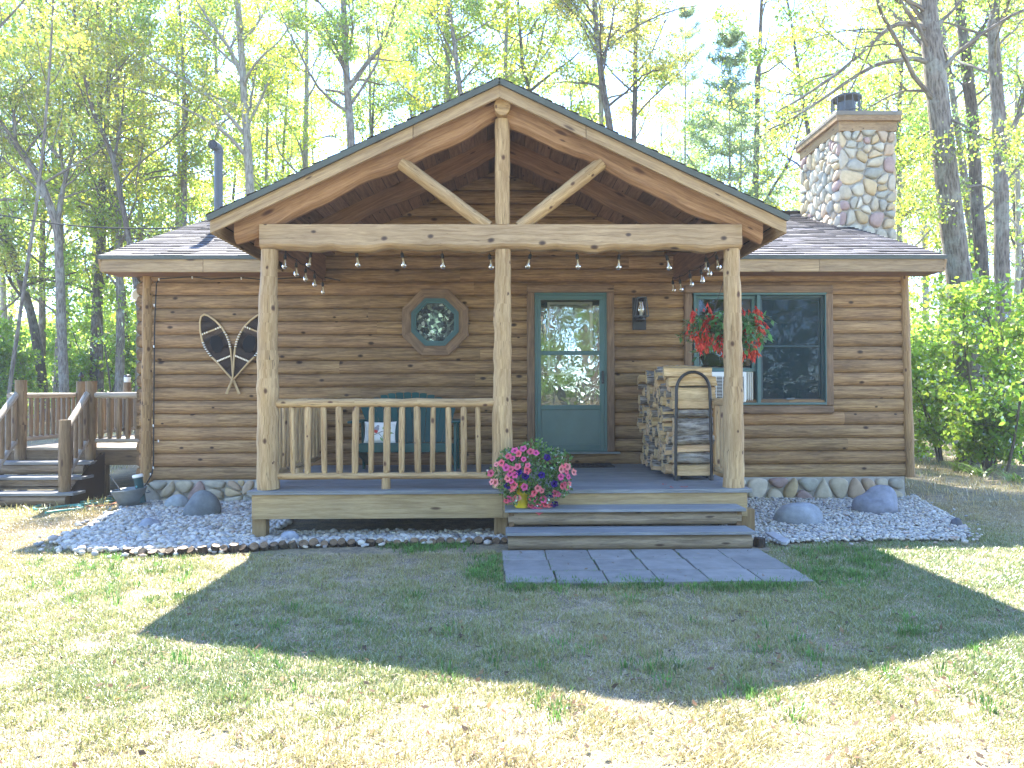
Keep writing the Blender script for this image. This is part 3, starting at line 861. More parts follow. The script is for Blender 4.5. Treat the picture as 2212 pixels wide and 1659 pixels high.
# ------------------------------------------------------------------ porch railings
def railing(p0, p1, ztop, zbot, rtop, rbot, spots, rb, parent, name='railing', mat='log', top_mat=None, stub=None, q=None):
    q = q or R
    n = 14
    top = MB(); top.tube([p0 + (p1 - p0) * (i / n) + V3((0, 0, ztop + q.uniform(-.004, .004))) for i in range(n + 1)], [rtop * (1 + q.uniform(-.05, .05)) for _ in range(n + 1)], 12, bump=.03, rng=q)
    r = top.build(name, M[top_mat or mat], parent)
    b = MB(); b.tube([p0 + (p1 - p0) * (i / n) + V3((0, 0, zbot + q.uniform(-.003, .003))) for i in range(n + 1)], [rbot * (1 + q.uniform(-.06, .06)) for _ in range(n + 1)], 12, bump=.03, rng=q)
    b.build('bottom_rail', M[top_mat or mat], r)
    for t in spots:
        p = p0 + (p1 - p0) * t
        k = rb * q.uniform(.85, 1.22); dx = q.uniform(-.006, .006)
        zz = [zbot + rbot * .6, zbot + rbot + .02, (zbot + ztop) / 2, ztop - rtop - .035, ztop - rtop - .005, ztop - rtop * .5]
        rr = [k * .78, k * .95, k * 1.02, k, k * .9, k * .6]
        m = MB(); m.tube([p + V3((dx * (i - 2), q.uniform(-.003, .003), z)) for i, z in enumerate(zz)], rr, 10, bump=.05, rng=q, col=(q.uniform(.88, 1.1),) * 3)
        m.build('baluster', M[mat], r)
    if stub:
        for t in stub:
            p = p0 + (p1 - p0) * t
            m = MB(); m.tube([p + V3((0, 0, FZ)), p + V3((0, 0, zbot - rbot * .6))], [.045, .043], 10, bump=.04); m.build('rail_foot', M[mat], r)
    return r
q = random.Random(88)
ra, rb_ = W(598, 870, -2.46), W(1071, 870, -2.46); ra.z = rb_.z = 0
sp = [(W(u, 950, -2.46).x - ra.x) / (rb_.x - ra.x) for u in (632, 665, 700, 733, 768, 802, 836, 868, 902, 935, 969, 1002, 1033)]
railing(ra, rb_, W(830, 870.5, -2.46).z, W(830, 1027.5, -2.46).z, .043, .034, sp, .030, cabin, stub=[(W(834, 1040, -2.46).x - ra.x) / (rb_.x - ra.x)], q=q)
for sx in (-1, 1):
    x = -2.315 if sx < 0 else 2.31
    railing(V3((x, -2.34, 0)), V3((x, -.03, 0)), 1.315, .60, .043, .034, [(i + .6) / 15 for i in range(15)], .029, cabin, q=q, stub=[.5])

# ------------------------------------------------------------------ door
def frame(mb, x0, x1, z0, z1, w, y0, y1, col=(1, 1, 1), bot=True, wb=None):
    wb = wb or w
    yc, t = (y0 + y1) / 2, abs(y1 - y0)
    mb.box(((x0 + x1) / 2, yc, z1 - w / 2), (x1 - x0, t, w), col=col, grain=0)
    if bot: mb.box(((x0 + x1) / 2, yc, z0 + wb / 2), (x1 - x0, t, wb), col=col, grain=0)
    za = z0 + (wb if bot else 0)
    for x in (x0 + w / 2, x1 - w / 2): mb.box((x, yc, (za + z1 - w) / 2), (w, t, z1 - w - za), col=col, grain=2)
dx0, dx1, dz0, dz1 = DO[0].x, DO[1].x, DO[1].z, DO[0].z
m = MB(); a, b = W(1138, 616, -.06), W(1328, 975, -.06)
frame(m, a.x, b.x, dz0 - .0, a.z, .098, -.085, -.005, bot=False); m.build('door_trim', M['trim'], cabin, bevel=.012)
m = MB()
dr = None
frame(m, dx0, dx1, dz0, dz1, .035, -.06, .06, wb=.02)                    # jamb
o1 = dx0 + .036; o2 = dx1 - .036
g0, g1 = W(1168.5, 760, -.045), W(1295, 760, -.045)
zt, zm1, zm0, zb1 = W(1230, 648, -.045).z, W(1230, 758, -.045).z, W(1230, 767, -.045).z, W(1230, 875, -.045).z
ys, ye = -.058, -.022
m.box(((o1 + o2) / 2, (ys + ye) / 2, (zt + dz1 - .036) / 2), (o2 - o1, ye - ys, dz1 - .036 - zt))
m.box(((o1 + g0.x) / 2, (ys + ye) / 2, (zt + dz0 + .02) / 2), (g0.x - o1, ye - ys, zt - dz0 - .02))
m.box(((o2 + g1.x) / 2, (ys + ye) / 2, (zt + dz0 + .02) / 2), (o2 - g1.x, ye - ys, zt - dz0 - .02))
m.box(((g0.x + g1.x) / 2, (ys + ye) / 2, (zm0 + zm1) / 2), (g1.x - g0.x, ye - ys, zm1 - zm0))
m.box(((g0.x + g1.x) / 2, (ys + ye) / 2, zb1 - .03), (g1.x - g0.x, ye - ys, .06))
m.box(((g0.x + g1.x) / 2, (ys + ye) / 2, dz0 + .055), (g1.x - g0.x, ye - ys, .07))
dr = m.build('door', M['green'], cabin, bevel=.005)
m = MB(); m.box(((g0.x + g1.x) / 2, -.036, (zb1 - .06 + dz0 + .09) / 2), (g1.x - g0.x, .012, zb1 - .06 - dz0 - .09), col=(1.35, 1.12, 1.12)); m.build('kick_panel', M['green'], dr)
for za, zb in ((zm1, zt), (zb1, zm0)):
    m = MB(); m.box(((g0.x + g1.x) / 2, -.038, (za + zb) / 2), (g1.x - g0.x, .005, zb - za)); m.build('door_glass', M['glass'], dr)
h = W(1302, 815, -.06)
m = MB(); m.box((h.x, -.064, h.z), (.03, .012, .17)); m.box((h.x, -.10, h.z + .005), (.018, .02, .12))
for dz in (-.05, .055): m.box((h.x, -.08, h.z + dz), (.014, .04, .016))
m.build('door_handle', M['black'], dr, bevel=.004)
m = MB(); m.box(((dx0 + dx1) / 2, .10, (dz0 + dz1) / 2), (dx1 - dx0, .04, dz1 - dz0)); m.build('inner_door', M['greendark'], cabin)
ida, idb = W(1182, 653, .08), W(1280, 810, .08)
m = MB(); frame(m, ida.x, idb.x, idb.z, ida.z, .034, .06, .08); iw = m.build('inner_window', M['white'], cabin, bevel=.003)
m = MB(); z = idb.z + .036
while z < ida.z - .036:
    m.box(((ida.x + idb.x) / 2, .072, z), (idb.x - ida.x - .07, .008, .011), rot=Matrix.Rotation(.5, 3, 'X'), col=(.62, .66, .60)); z += .0155
m.build('window_blind', M['white'], iw)
m = MB(); m.box(((dx0 + dx1) / 2 + .03, -.075, dz0 - .012), (dx1 - dx0 + .26, .09, .018), col=(1.2, 1.2, 1.2)); m.build('door_sill', M['galv'], cabin)

# ------------------------------------------------------------------ large window
x0, x1, z0, z1 = WO[0].x, WO[1].x, WO[1].z, WO[0].z
m = MB(); a, b = W(1477, 616, -.06), W(1800.5, 893.5, -.06)
frame(m, a.x, b.x, b.z, a.z, .105, -.09, -.005); m.build('window_trim', M['trim'], cabin, bevel=.02)
m = MB(); frame(m, x0, x1, z0, z1, .03, -.085, .10)
xm = W(1637.5, 750, -.05).x
m.box((xm, 0, (z0 + z1) / 2), (.045, .17, z1 - z0 - .06))
win = m.build('window', M['green'], cabin, bevel=.005)
zac = W(1570, 803, -.05).z
m = MB(); frame(m, x0 + .031, xm - .023, zac, z1 - .031, .05, -.03, .03); m.build('window_sash', M['green'], win, bevel=.006)
m = MB(); frame(m, xm + .023, x1 - .031, z0 + .031, z1 - .031, .032, -.03, .03, col=(.55, .62, .7)); m.box(((xm + x1) / 2, .005, W(1700, 748, 0).z), (x1 - xm - .11, .03, .022), col=(.5, .6, .7))
frame(m, xm + .056, x1 - .064, z0 + .064, z1 - .064, .02, 0, .02, col=(.5, .55, .62))
m.build('window_sash', M['greendark'], win, bevel=.004)
m = MB(); m.box(((x0 + xm) / 2, 0, (zac + z1) / 2), (xm - x0 - .16, .005, z1 - zac - .16)); m.build('window_glass', M['winglass'], win)
m = MB(); m.box(((xm + x1) / 2, .008, (z0 + z1) / 2), (x1 - xm - .12, .005, z1 - z0 - .12)); m.build('window_glass', M['screenglass'], win)
lt = W(1707, 861.5, -.04); m = MB(); m.box((lt.x, -.04, lt.z), (.10, .02, .022)); m.box((lt.x + .03, -.052, lt.z + .006), (.05, .012, .014)); m.build('window_latch', M['galv'], win, bevel=.003)
# room behind the panes: a pale sill line and a curtain edge give depth
m = MB(); m.box(((x0 + xm) / 2, .30, 1.75), (xm - x0, .02, .02)); m.build('inner_window', M['white'], cabin)

# ------------------------------------------------------------------ eight sided window
oc = W(940.8, 697, -.05)
def octo(mb, r0, r1, y0, y1, col=(1, 1, 1)):
    P = []
    for r, y in ((r1, y1), (r1, y0), (r0, y0), (r0, y1)):
        k = r / math.cos(PI / 8)
        P += [V3((oc.x + math.cos(PI / 8 + i * PI / 4) * k, y, oc.z + math.sin(PI / 8 + i * PI / 4) * k)) for i in range(8)]
    for i in range(8):
        j = (i + 1) % 8
        fs = []
        for s in range(3): fs.append((s * 8 + i, s * 8 + j, (s + 1) * 8 + j, (s + 1) * 8 + i))
        L = 2 * r1 * math.tan(PI / 8); o = R.uniform(0, 40)
        uvs = [[(o, o), (o + L, o), (o + L, o + .1), (o, o + .1)] for _ in fs]
        g = R.uniform(.92, 1.08)
        mb.add(P, fs, uvs, tuple(c * g for c in col))
m = MB(); octo(m, .30, .43, -.115, -.01); om = m.build('octagonal_window', M['trim'], cabin, bevel=.006)
m = MB(); octo(m, .268, .308, -.14, -.03); octo(m, .245, .272, -.125, -.03, (1.3, 1.3, 1.3)); m.build('window_frame', M['greendark'], om)
# leaded pane: bevelled pieces of glass set at slightly different tilts round an oval
t = NT('leaded_glass')
co = t.coord('Object')
v = t.vor(co, 26.0); vd = t.vor(co, 26.0, 'DISTANCE_TO_EDGE')
sep = t.n('ShaderNodeSeparateColor'); t.l(v.outputs['Color'], sep.inputs[0])
gcol = t.ramp(sep.outputs[0], [(.2, (.02, .03, .035)), (.55, (.06, .085, .08)), (.85, (.19, .24, .20)), (1.0, (.45, .5, .45))])
nn = t.bump(t.noise(co, 34, 3, .7), .9, .05)
M['leaded'] = t.fin(t.bsdf(t.mix(1.0, gcol, t.attr(), 'MULTIPLY'), .06, nn, spec=.9))
m = MB()
m.add([V3((oc.x + math.cos(PI / 8 + i * PI / 4) * .27, -.092, oc.z + math.sin(PI / 8 + i * PI / 4) * .27)) for i in range(8)], [(7, 6, 5, 4, 3, 2, 1, 0)], None, (1, 1, 1))
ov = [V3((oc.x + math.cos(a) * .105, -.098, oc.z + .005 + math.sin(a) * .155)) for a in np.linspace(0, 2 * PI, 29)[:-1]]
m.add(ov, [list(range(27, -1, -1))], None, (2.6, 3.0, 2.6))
q = random.Random(5)
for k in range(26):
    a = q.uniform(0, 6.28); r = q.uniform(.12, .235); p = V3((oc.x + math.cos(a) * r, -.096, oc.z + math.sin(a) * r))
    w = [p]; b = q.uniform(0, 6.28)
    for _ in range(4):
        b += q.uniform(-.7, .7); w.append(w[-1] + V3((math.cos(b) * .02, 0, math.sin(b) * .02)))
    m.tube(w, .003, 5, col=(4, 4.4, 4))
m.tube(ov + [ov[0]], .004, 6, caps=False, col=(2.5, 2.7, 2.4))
m.build('leaded_pane', M['leaded'], om)
# ================================================================== things on and around the porch
# ------------------------------------------------------------------ lantern
lc = W(1380.5, 678, -.1)
lan = empty('wall_lantern', (lc.x, -.05, lc.z - .2), 'black barn style lantern on the log wall, right of the green door', 'lantern')
m = MB(); zt, zb = W(1380, 643, -.06).z, W(1380, 713, -.06).z; xa, xb = W(1366, 680, -.06).x, W(1395, 680, -.06).x
m.box(((xa + xb) / 2, -.068, (zt + zb) / 2), (xb - xa, .03, zt - zb)); m.build('back_plate', M['black'], lan, bevel=.004)
m = MB(); cx = lc.x + .01; ztop = zt - .02; zbm = zt - .26
for y in (-.10, -.26):
    for s in (-1, 1): m.bar((cx + s * .055, y, ztop), (cx + s * .085, y, zbm), .012, .012, up=(0, 1, 0))
    m.bar((cx - .06, y, ztop), (cx + .06, y, ztop), .012, .014); m.bar((cx - .09, y, zbm), (cx + .09, y, zbm), .014, .014)
for s in (-1, 1): m.bar((cx + s * .055, -.10, ztop), (cx + s * .055, -.26, ztop), .012, .012); m.bar((cx + s * .085, -.10, zbm), (cx + s * .085, -.26, zbm), .012, .012)
m.build('cage', M['pipe'], lan)
m = MB(); m.lathe([(.028, 0), (.05, .05), (.052, .08), (.036, .14), (.034, .17)], 18, (cx, -.18, zbm + .02)); m.build('glass_chimney', M['bulb'], lan)
m = MB(); m.ball((cx, -.18, zbm + .075), .030, 2); m.lathe([(.018, 0), (.018, .06)], 10, (cx, -.18, zbm - .005)); m.build('light_bulb', M['whiteplastic'], lan)
m = MB(); m.lathe([(.03, 0), (.06, .01), (.06, .035), (.03, .05), (.03, .06)], 16, (cx, -.18, zbm - .06)); m.lathe([(.055, 0), (.02, .03), (.012, .05)], 16, (cx, -.18, ztop - .05))
m.bar((cx, -.07, zbm - .05), (cx, -.18, zbm - .045), .025, .02); m.bar((cx, -.07, ztop + .005), (cx, -.18, ztop + .005), .02, .015); m.build('lamp_fitting', M['black'], lan)

# ------------------------------------------------------------------ door mat
a, b = G(1326, 1010, FZ), G(1322, 1003, FZ)
m = MB(); m.box((1.0, -.30, FZ + .008), (.86, .42, .014)); 
for i in range(14): m.box((.62 + i * .058, -.30, FZ + .017), (.018, .38, .006), col=(1.6, 1.6, 1.6))
tag(m.build('door_mat', M['rubber'], None, bevel=.004), 'flat black rubber door mat on the grey porch floor before the door', 'mat')

# ------------------------------------------------------------------ air conditioner
ac = empty('air_conditioner', (W(1580, 868, -.3).x, -.2, W(1580, 868, -.3).z), 'white window air conditioner under the open left sash, half behind the right porch post', 'air conditioner')
x0_, x1_ = W(1537, 835, -.30).x, W(1612, 835, -.30).x; z0_, z1_ = W(1580, 869, -.30).z, W(1580, 803, -.30).z
m = MB(); m.box(((x0_ + x1_) / 2, -.13, (z0_ + z1_) / 2), (x1_ - x0_, .33, z1_ - z0_)); m.build('casing', M['whiteplastic'], ac, bevel=.012)
m = MB(); frame(m, x0_ + .02, x1_ - .02, z0_ + .03, z1_ - .05, .014, -.306, -.296, col=(.9, .9, .9)); 
for k in range(15): m.box(((x0_ + x1_) / 2 - .03, -.30, z0_ + .055 + k * .0185), (x1_ - x0_ - .14, .012, .006), col=(.95, .95, .95))
for k in range(4): m.box((x0_ + .06 + k * (x1_ - x0_ - .2) / 3, -.303, (z0_ + z1_) / 2), (.006, .008, z1_ - z0_ - .1))
m.build('grille', M['whiteplastic'], ac)
m = MB(); m.box(((x0_ + x1_) / 2 - .03, -.297, (z0_ + z1_) / 2 - .005), (x1_ - x0_ - .13, .004, z1_ - z0_ - .10)); m.build('grille_back', M['dark'], ac)
m = MB(); m.box((x1_ - .05, -.297, (z0_ + z1_) / 2), (.055, .006, z1_ - z0_ - .12), col=(.05, .05, .06)); m.ball((x1_ - .05, -.303, z0_ + .03), .012, 2, col=(.02, .02, .02)); m.build('control_panel', M['whiteplastic'], ac)
m = MB(); 
xa2 = W(1626, 835, -.02).x
m.box(((x1_ + xa2) / 2 - .03, -.005, (z0_ + z1_) / 2 + .01), (xa2 - x1_ + .08, .012, z1_ - z0_ + .03), col=(.8, .8, .78))
for k in range(9): m.box((x1_ - .03 + k * (xa2 - x1_ + .03) / 8.5, -.02, (z0_ + z1_) / 2 + .01), (.008, .03, z1_ - z0_ - .02), col=(.9, .9, .88))
m.build('side_panel', M['whiteplastic'], ac)

# ------------------------------------------------------------------ bench, pillow
bc = W(884, 1010, -.7)
bx = bc.x
bench = empty('porch_bench', (bx, -.6, FZ), 'dark green slatted porch bench with a fan shaped back, behind the log railing', 'bench')
def rel(u, v, Y): return W(u, v, Y)
yb0 = -.62
m = MB(); n = 13; q = random.Random(3)
bl, br = W(806, 962, yb0).x, W(966, 962, yb0).x; tl, tr = W(768, 880, -.30).x, W(993, 880, -.30).x
zs = FZ + .36
cxb = (bl + br) / 2
for i in range(n):
    t = (i + .5) / n; xb_ = bl + (br - bl) * t; xt_ = tl + (tr - tl) * t
    s = 2 * t - 1
    ht = .60 - .22 * abs(s) ** 2.4
    a = V3((xb_, -.62, zs - .03)); b = V3((xb_ + (xt_ - xb_) * (ht / .62), -.62 + .30 * ht / .62, zs + ht * .96))
    w0 = (br - bl) / n * .94; w1 = (tr - tl) / n * .90
    d = (b - a); side = V3((1, 0, 0)); nrm = side.cross(d.normalized()); th = nrm * .016
    P = [a - side * w0 / 2, a + side * w0 / 2, b + side * w1 / 2, b - side * w1 / 2]
    top = b + d.normalized() * .008
    P = [P[0], P[1], P[2], top + side * w1 * .2, top - side * w1 * .2, P[3]]
    m.add(P + [p + th for p in P], [(5, 4, 3, 2, 1, 0), (6, 7, 8, 9, 10, 11)] + [(k, (k + 1) % 6, 6 + (k + 1) % 6, 6 + k) for k in range(6)], None, (q.uniform(.9, 1.1),) * 3)
m.build('back_slat', M['bench'], bench)
m = MB()
for k in range(7): m.box((cxb, -1.12 + k * .078, zs - .012 - k * .006), (br - bl + .12, .066, .022), col=(q.uniform(.9, 1.1),) * 3)
m.build('seat', M['bench'], bench, bevel=.004)
m = MB(); m.box((cxb, -1.165, zs - .055), (br - bl + .22, .03, .10)); m.build('apron', M['bench'], bench, bevel=.006)
for sx in (-1, 1):
    xx = cxb + sx * ((br - bl) / 2 + .13)
    m = MB(); m.box((xx, -.90, zs + .245), (.13, .66, .028)); m.build('armrest', M['bench'], bench, bevel=.012)
    m = MB(); m.bar((xx, -1.15, FZ + .001), (xx, -1.13, zs + .23), .028, .11, up=(0, 1, 0)); m.build('leg', M['bench'], bench, bevel=.004)
    m = MB(); m.bar((xx, -.50, FZ + .001), (xx, -.60, zs + .23), .028, .10, up=(0, 1, 0)); m.build('leg', M['bench'], bench, bevel=.004)
    m = MB(); m.bar((xx - sx * .03, -1.16, zs - .06), (xx - sx * .03, -.42, FZ + .10), .028, .11); m.build('side_rail', M['bench'], bench, bevel=.004)
m = MB(); m.bar((cxb - .5, -.33, zs + .30), (cxb + .5, -.33, zs + .30), .03, .07); m.build('back_brace', M['bench'], bench)
# pillow
pc = W(821, 935, -.98)
pil = empty('throw_pillow', (pc.x, pc.y, pc.z - .15), 'white square pillow printed with a red breasted bird, lying on the green bench', 'pillow')
rotp = Matrix.Rotation(-.30, 3, 'X')
n = 14; vs = []; hw = .19; hh_ = .138
for side in (-1, 1):
    for i in range(n + 1):
        for j in range(n + 1):
            s, tt = 2 * i / n - 1, 2 * j / n - 1
            k = max(0, (1 - s ** 4) * (1 - tt ** 4)) ** .5
            px = s * hw * (1 - .07 * (1 - tt * tt) * abs(s)); pz = tt * hh_ * (1 - .09 * (1 - s * s) * abs(tt))
            vs.append(pc + rotp @ V3((px, side * (.055 * k + .004), pz)))
N = (n + 1) ** 2; fs = []
for i in range(n):
    for j in range(n):
        a = i * (n + 1) + j; fs.append((a, a + n + 1, a + n + 2, a + 1)); fs.append((N + a, N + a + 1, N + a + n + 2, N + a + n + 1))
m = MB(); m.add(vs, fs, None, (1, 1, 1), 0, True); po = m.build('cushion', M['cloth'], pil)
m = MB()
def onp(x, z, d=.004):
    s, tt = x / hw, z / hh_
    k = max(0, (1 - s ** 4) * (1 - tt ** 4)) ** .5
    return pc + rotp @ V3((x, -(.055 * k + .004) - d, z))
def ell(cx, cz, rx, rz, ang, col):
    P = []
    for a in np.linspace(0, 2 * PI, 17)[:-1]:
        x, z = math.cos(a) * rx, math.sin(a) * rz
        P.append(onp(cx + x * math.cos(ang) - z * math.sin(ang), cz + x * math.sin(ang) + z * math.cos(ang)))
    m.add(P + [onp(cx, cz, .006)], [(i, (i + 1) % 16, 16) for i in range(16)], None, col, 0, True)
ell(-.035, .03, .036, .03, .9, (.30, .29, .32)); ell(-.04, .012, .025, .032, .3, (.55, .07, .06)); ell(-.018, .065, .017, .016, 0, (.33, .31, .33))
for x, z, a in ((.05, .05, 1.2), (.055, -.045, 1.3), (.12, .03, 1.0), (.13, -.02, .4), (.03, -.09, -.9), (.10, -.10, 1.2), (-.10, -.06, .5)): ell(x, z, .026, .010, a, (.20, .36, .12))
m.tube([onp(-.10, -.06, .003), onp(-.03, -.025, .003), onp(.04, .005, .003), (onp(.12, -.005, .003)), onp(.165, -.02, .003)], .0035, 6, col=(.06, .045, .035))
m.tube([onp(-.01, -.015, .003), onp(.03, -.06, .003), onp(.06, -.11, .003)], .0025, 6, col=(.06, .045, .035))
m.build('bird_print', M['print'], po)

# ------------------------------------------------------------------ firewood rack and logs
rk = empty('firewood_rack', (2.05, -1.1, FZ), 'black tubular firewood rack filled with split logs, right of the door', 'log rack')
YR0, YR1 = -1.90, -.22
hx0, hx1 = W(1460, 1030, YR0).x, W(1537, 1030, YR0).x
ztp = W(1498, 803.5, YR0).z; rr_ = (hx1 - hx0) / 2
for y in (YR0, YR1):
    p = [V3((hx0, y, FZ + .03)), V3((hx0, y, FZ + .3)), V3((hx0 + .012, y, ztp - rr_))]
    p += [V3(((hx0 + hx1) / 2 - math.cos(a) * rr_ * .93, y, ztp - rr_ + math.sin(a) * rr_)) for a in np.linspace(.15, PI - .15, 14)]
    p += [V3((hx1 - .012, y, ztp - rr_)), V3((hx1, y, FZ + .3)), V3((hx1, y, FZ + .03))]
    m = MB(); m.tube(p, .0165, 10); m.build('hoop', M['black'], rk)
for x in (hx0 + .03, hx1 - .03):
    m = MB(); m.tube([(x, YR0 - .02, FZ + .03), (x, YR1 + .02, FZ + .03)], .0165, 10); m.build('base_bar', M['black'], rk)
for x in (hx0, hx1):
    for y in (YR0, YR1):
        m = MB(); m.tube([(x, y, FZ + .001), (x, y, FZ + .05)], .024, 10); m.build('foot', M['black'], rk)

def billet(c, L, w, h, kind, q, yaw=0.0, roll=0.0, pitch=0.0):
    """one split log along x; kind: 0 split face forward, 1 bark forward, 2 half round"""
    n = 14; m = MB(); k = 12
    if kind == 1: prof = [(math.cos(a) * .5, math.sin(a) * .5, 1) for a in np.linspace(PI / 2, PI * 1.5, 8)] + [(.25, -.45, 0), (.5, -.1, 0), (.45, .3, 0), (.2, .48, 0)]
    elif kind == 2: prof = [(-.5, -.48, 0), (0.0, -.5, 0), (.5, -.42, 0)] + [(math.cos(a) * .5, math.sin(a) * .55 - .02, 1) for a in np.linspace(-.2, PI + .2, 9)]
    else: prof = [(-.5, -.46, 0), (-.47, 0, 0), (-.5, .42, 0), (-.1, .5, 0), (.4, .46, 0), (.5, .2, 1), (.5, -.1, 1), (.42, -.4, 1), (.1, -.5, 0), (-.2, -.49, 0), (-.35, -.48, 0), (-.45, -.47, 0)]
    prof = [(a * q.uniform(.92, 1.08), b * q.uniform(.92, 1.08), s) for a, b, s in prof]
    K = len(prof)
    rot = Matrix.Rotation(yaw, 3, 'Z') @ Matrix.Rotation(pitch, 3, 'Y') @ Matrix.Rotation(roll, 3, 'X')
    bend = q.uniform(-.012, .012)
    vs = []; c = V3(c); ou = q.uniform(0, 60)
    for i in range(n + 1):
        t = i / n
        for j, (a, b, s) in enumerate(prof):
            r = 1 + q.uniform(-.03, .03) + (q.uniform(-.10, .08) if s else 0)
            vs.append(c + rot @ V3(((t - .5) * L + (q.uniform(-.008, .008) if i in (0, n) else 0), a * w * r, b * h * r + bend * (4 * t * (1 - t)))))
    g = q.uniform(.85, 1.12); col = (g, g * q.uniform(.95, 1.02), g * q.uniform(.88, 1.0))
    for j in range(K):
        j2 = (j + 1) % K; bark = prof[j][2] and prof[j2][2]
        fs = [(i * K + j2, i * K + j, (i + 1) * K + j, (i + 1) * K + j2) for i in range(n)]
        uv = [[(ou + L * i / n, j2 * .035), (ou + L * i / n, j * .035), (ou + L * (i + 1) / n, j * .035), (ou + L * (i + 1) / n, j2 * .035)] for i in range(n)]
        m.add(vs, fs, uv, col if not bark else (g, g, g), 1 if bark else 0, bool(bark))
    for i, rev in ((0, False), (n, True)):
        idx = list(range(K)); 
        if rev: idx.reverse()
        m.add([vs[i * K + j] for j in range(K)], [idx], [[(prof[j][0] * w * 8, prof[j][1] * h + ou) for j in idx]], tuple(x * .93 for x in col))
    return m
q = random.Random(19)
FL = 'split firewood in the black rack'
xm_ = (hx0 + hx1) / 2 + .01
# the front column, bottom to top, as the photograph shows it
fronts = [(.115, 0, 'pale split log at the very bottom of the rack, its clean face outward'),
          (.125, 1, 'rough barked log second from the bottom of the rack'),
          (.07, 0, 'thin pale split log sandwiched low between two barked logs'),
          (.10, 1, 'dark flaky barked log below the thick grey barked one'),
          (.185, 1, 'thickest log of the rack, grey furrowed bark facing out'),
          (.085, 1, 'grey barked wedge of log just under the pale upper logs'),
          (.095, 0, 'pale flat split log resting on the grey barked wedge'),
          (.135, 0, 'wide yellow split log under the curve of the black hoop'),
          (.10, 0, 'long yellow split log right behind the top of the black hoop'),
          (.10, 0, 'top split log of the front column, tapering to the right')]
z = FZ + .048
zend = W(1498, 792, YR0).z
sc = (zend - z) / sum(f[0] for f in fronts)
fz = []
for i, (h, kind, lab) in enumerate(fronts):
    h *= sc
    L = .40 + (.10 if i >= 8 else .04 if i in (6, 7) else q.uniform(-.02, .03))
    xc = xm_ - (.06 if i == 9 else .0) + q.uniform(-.012, .012)
    o = billet((xc, YR0 + .09 + q.uniform(-.01, .01), z + h / 2), L, .15, h * 1.0, kind, q, yaw=q.uniform(-.06, .06), pitch=q.uniform(-.04, .04)).build('split_log', [M['splitwood'], M['logbark']])
    tag(o, lab, 'firewood', FL); z += h
ztopf = z
y = YR0 + .235
col_ = 0
while y < YR1 - .02:
    z = FZ + .048; w = q.uniform(.10, .145); nrow = 0
    top = ztopf - .08 + q.uniform(-.05, .05) if y < -.5 else ztopf - .13
    xo = -.04 + q.uniform(-.02, .02)
    while z < top:
        h = q.uniform(.07, .145)
        L = q.uniform(.36, .47)
        kind = q.choice((0, 1, 1, 2, 2))
        o = billet((xm_ + xo + q.uniform(-.075, .03), y + q.uniform(-.02, .02), z + h / 2), L, w * q.uniform(.8, 1.08), h * .97, kind, q, yaw=q.uniform(-.1, .1), roll=q.choice((0, 0, PI / 2, PI)) * (1 if h > .1 else 0) + q.uniform(-.35, .35), pitch=q.uniform(-.05, .05)).build('split_log', [M['splitwood'], M['logbark']])
        tag(o, 'split log stacked in the black rack behind its front column', 'firewood', FL)
        z += h
    y += w
# ------------------------------------------------------------------ flowering pots
def leafcloud(P, size, rg, bias=None, asp=.34, pref=.0, tilt=None):
    """diamond shaped leaves at P: returns vertices and faces"""
    n = len(P)
    a = rg.normal(size=(n, 3)); 
    if bias is not None: a += bias
    a /= np.linalg.norm(a, axis=1, keepdims=True)
    b = rg.normal(size=(n, 3)); b[:, 2] *= (1 - pref)
    b -= a * (a * b).sum(1, keepdims=True); b /= np.linalg.norm(b, axis=1, keepdims=True) + 1e-9
    s = np.asarray(size).reshape(-1, 1) * np.ones((n, 1))
    V = np.stack([P - a * s * .5, P + b * s * asp - a * s * .05, P + a * s * .5, P - b * s * asp - a * s * .05], 1).reshape(-1, 3)
    Fc = np.arange(4 * n).reshape(n, 4)
    return V, Fc
def petunia(mb, c, nrm, r, col, q):
    nrm = nrm.normalized(); a = nrm.orthogonal().normalized(); b = nrm.cross(a); ph = q.uniform(0, 6)
    N = 20; ring = []; mid = []
    for i in range(N):
        t = 2 * PI * i / N; k = r * (1 + .13 * math.cos(5 * t + ph) ) * q.uniform(.95, 1.05)
        ring.append(c + (a * math.cos(t) + b * math.sin(t)) * k + nrm * (.10 * r * math.cos(5 * t + ph)))
        mid.append(c + (a * math.cos(t) + b * math.sin(t)) * r * .4 - nrm * r * .10)
    cen = c - nrm * r * .75
    vs = ring + mid + [cen]
    mb.add(vs, [(i, (i + 1) % N, N + (i + 1) % N, N + i) for i in range(N)], None, col, 0, True)
    mb.add(vs, [(N + i, N + (i + 1) % N, 2 * N) for i in range(N)], None, tuple(x * .55 for x in col), 0, True)
pcx = W(1150, 1035, -2.78); pbx = W(1127, 1098, -2.78)
pot = empty('flower_pot', (pbx.x, -2.73, T1Z), 'yellow pot overflowing with pink and purple petunias on the upper step', 'flower pot')
m = MB(); m.lathe([(.060, 0), (.072, .02), (.088, .20), (.096, .21), (.096, .235), (.086, .235), (.08, .16)], 24, (pbx.x, -2.73, T1Z + .001)); m.build('pot', M['yellow'], pot)
rg = np.random.default_rng(4)
cc = np.array((pcx.x, -2.76, .66)); rad3 = np.array((.385, .19, .30))
n = 2600
d = rg.normal(size=(n, 3)); d /= np.linalg.norm(d, axis=1, keepdims=True)
rr = rg.uniform(.35, 1.0, (n, 1)) ** .5
lump = 1 + .16 * np.sin(d[:, :1] * 5 + 1) * np.cos(d[:, 2:3] * 6)
P = cc + d * rr * rad3 * lump
cut = (P[:, 2] < .49) & (np.abs(P[:, 0] - pbx.x) < .05) & (P[:, 1] < -2.72)
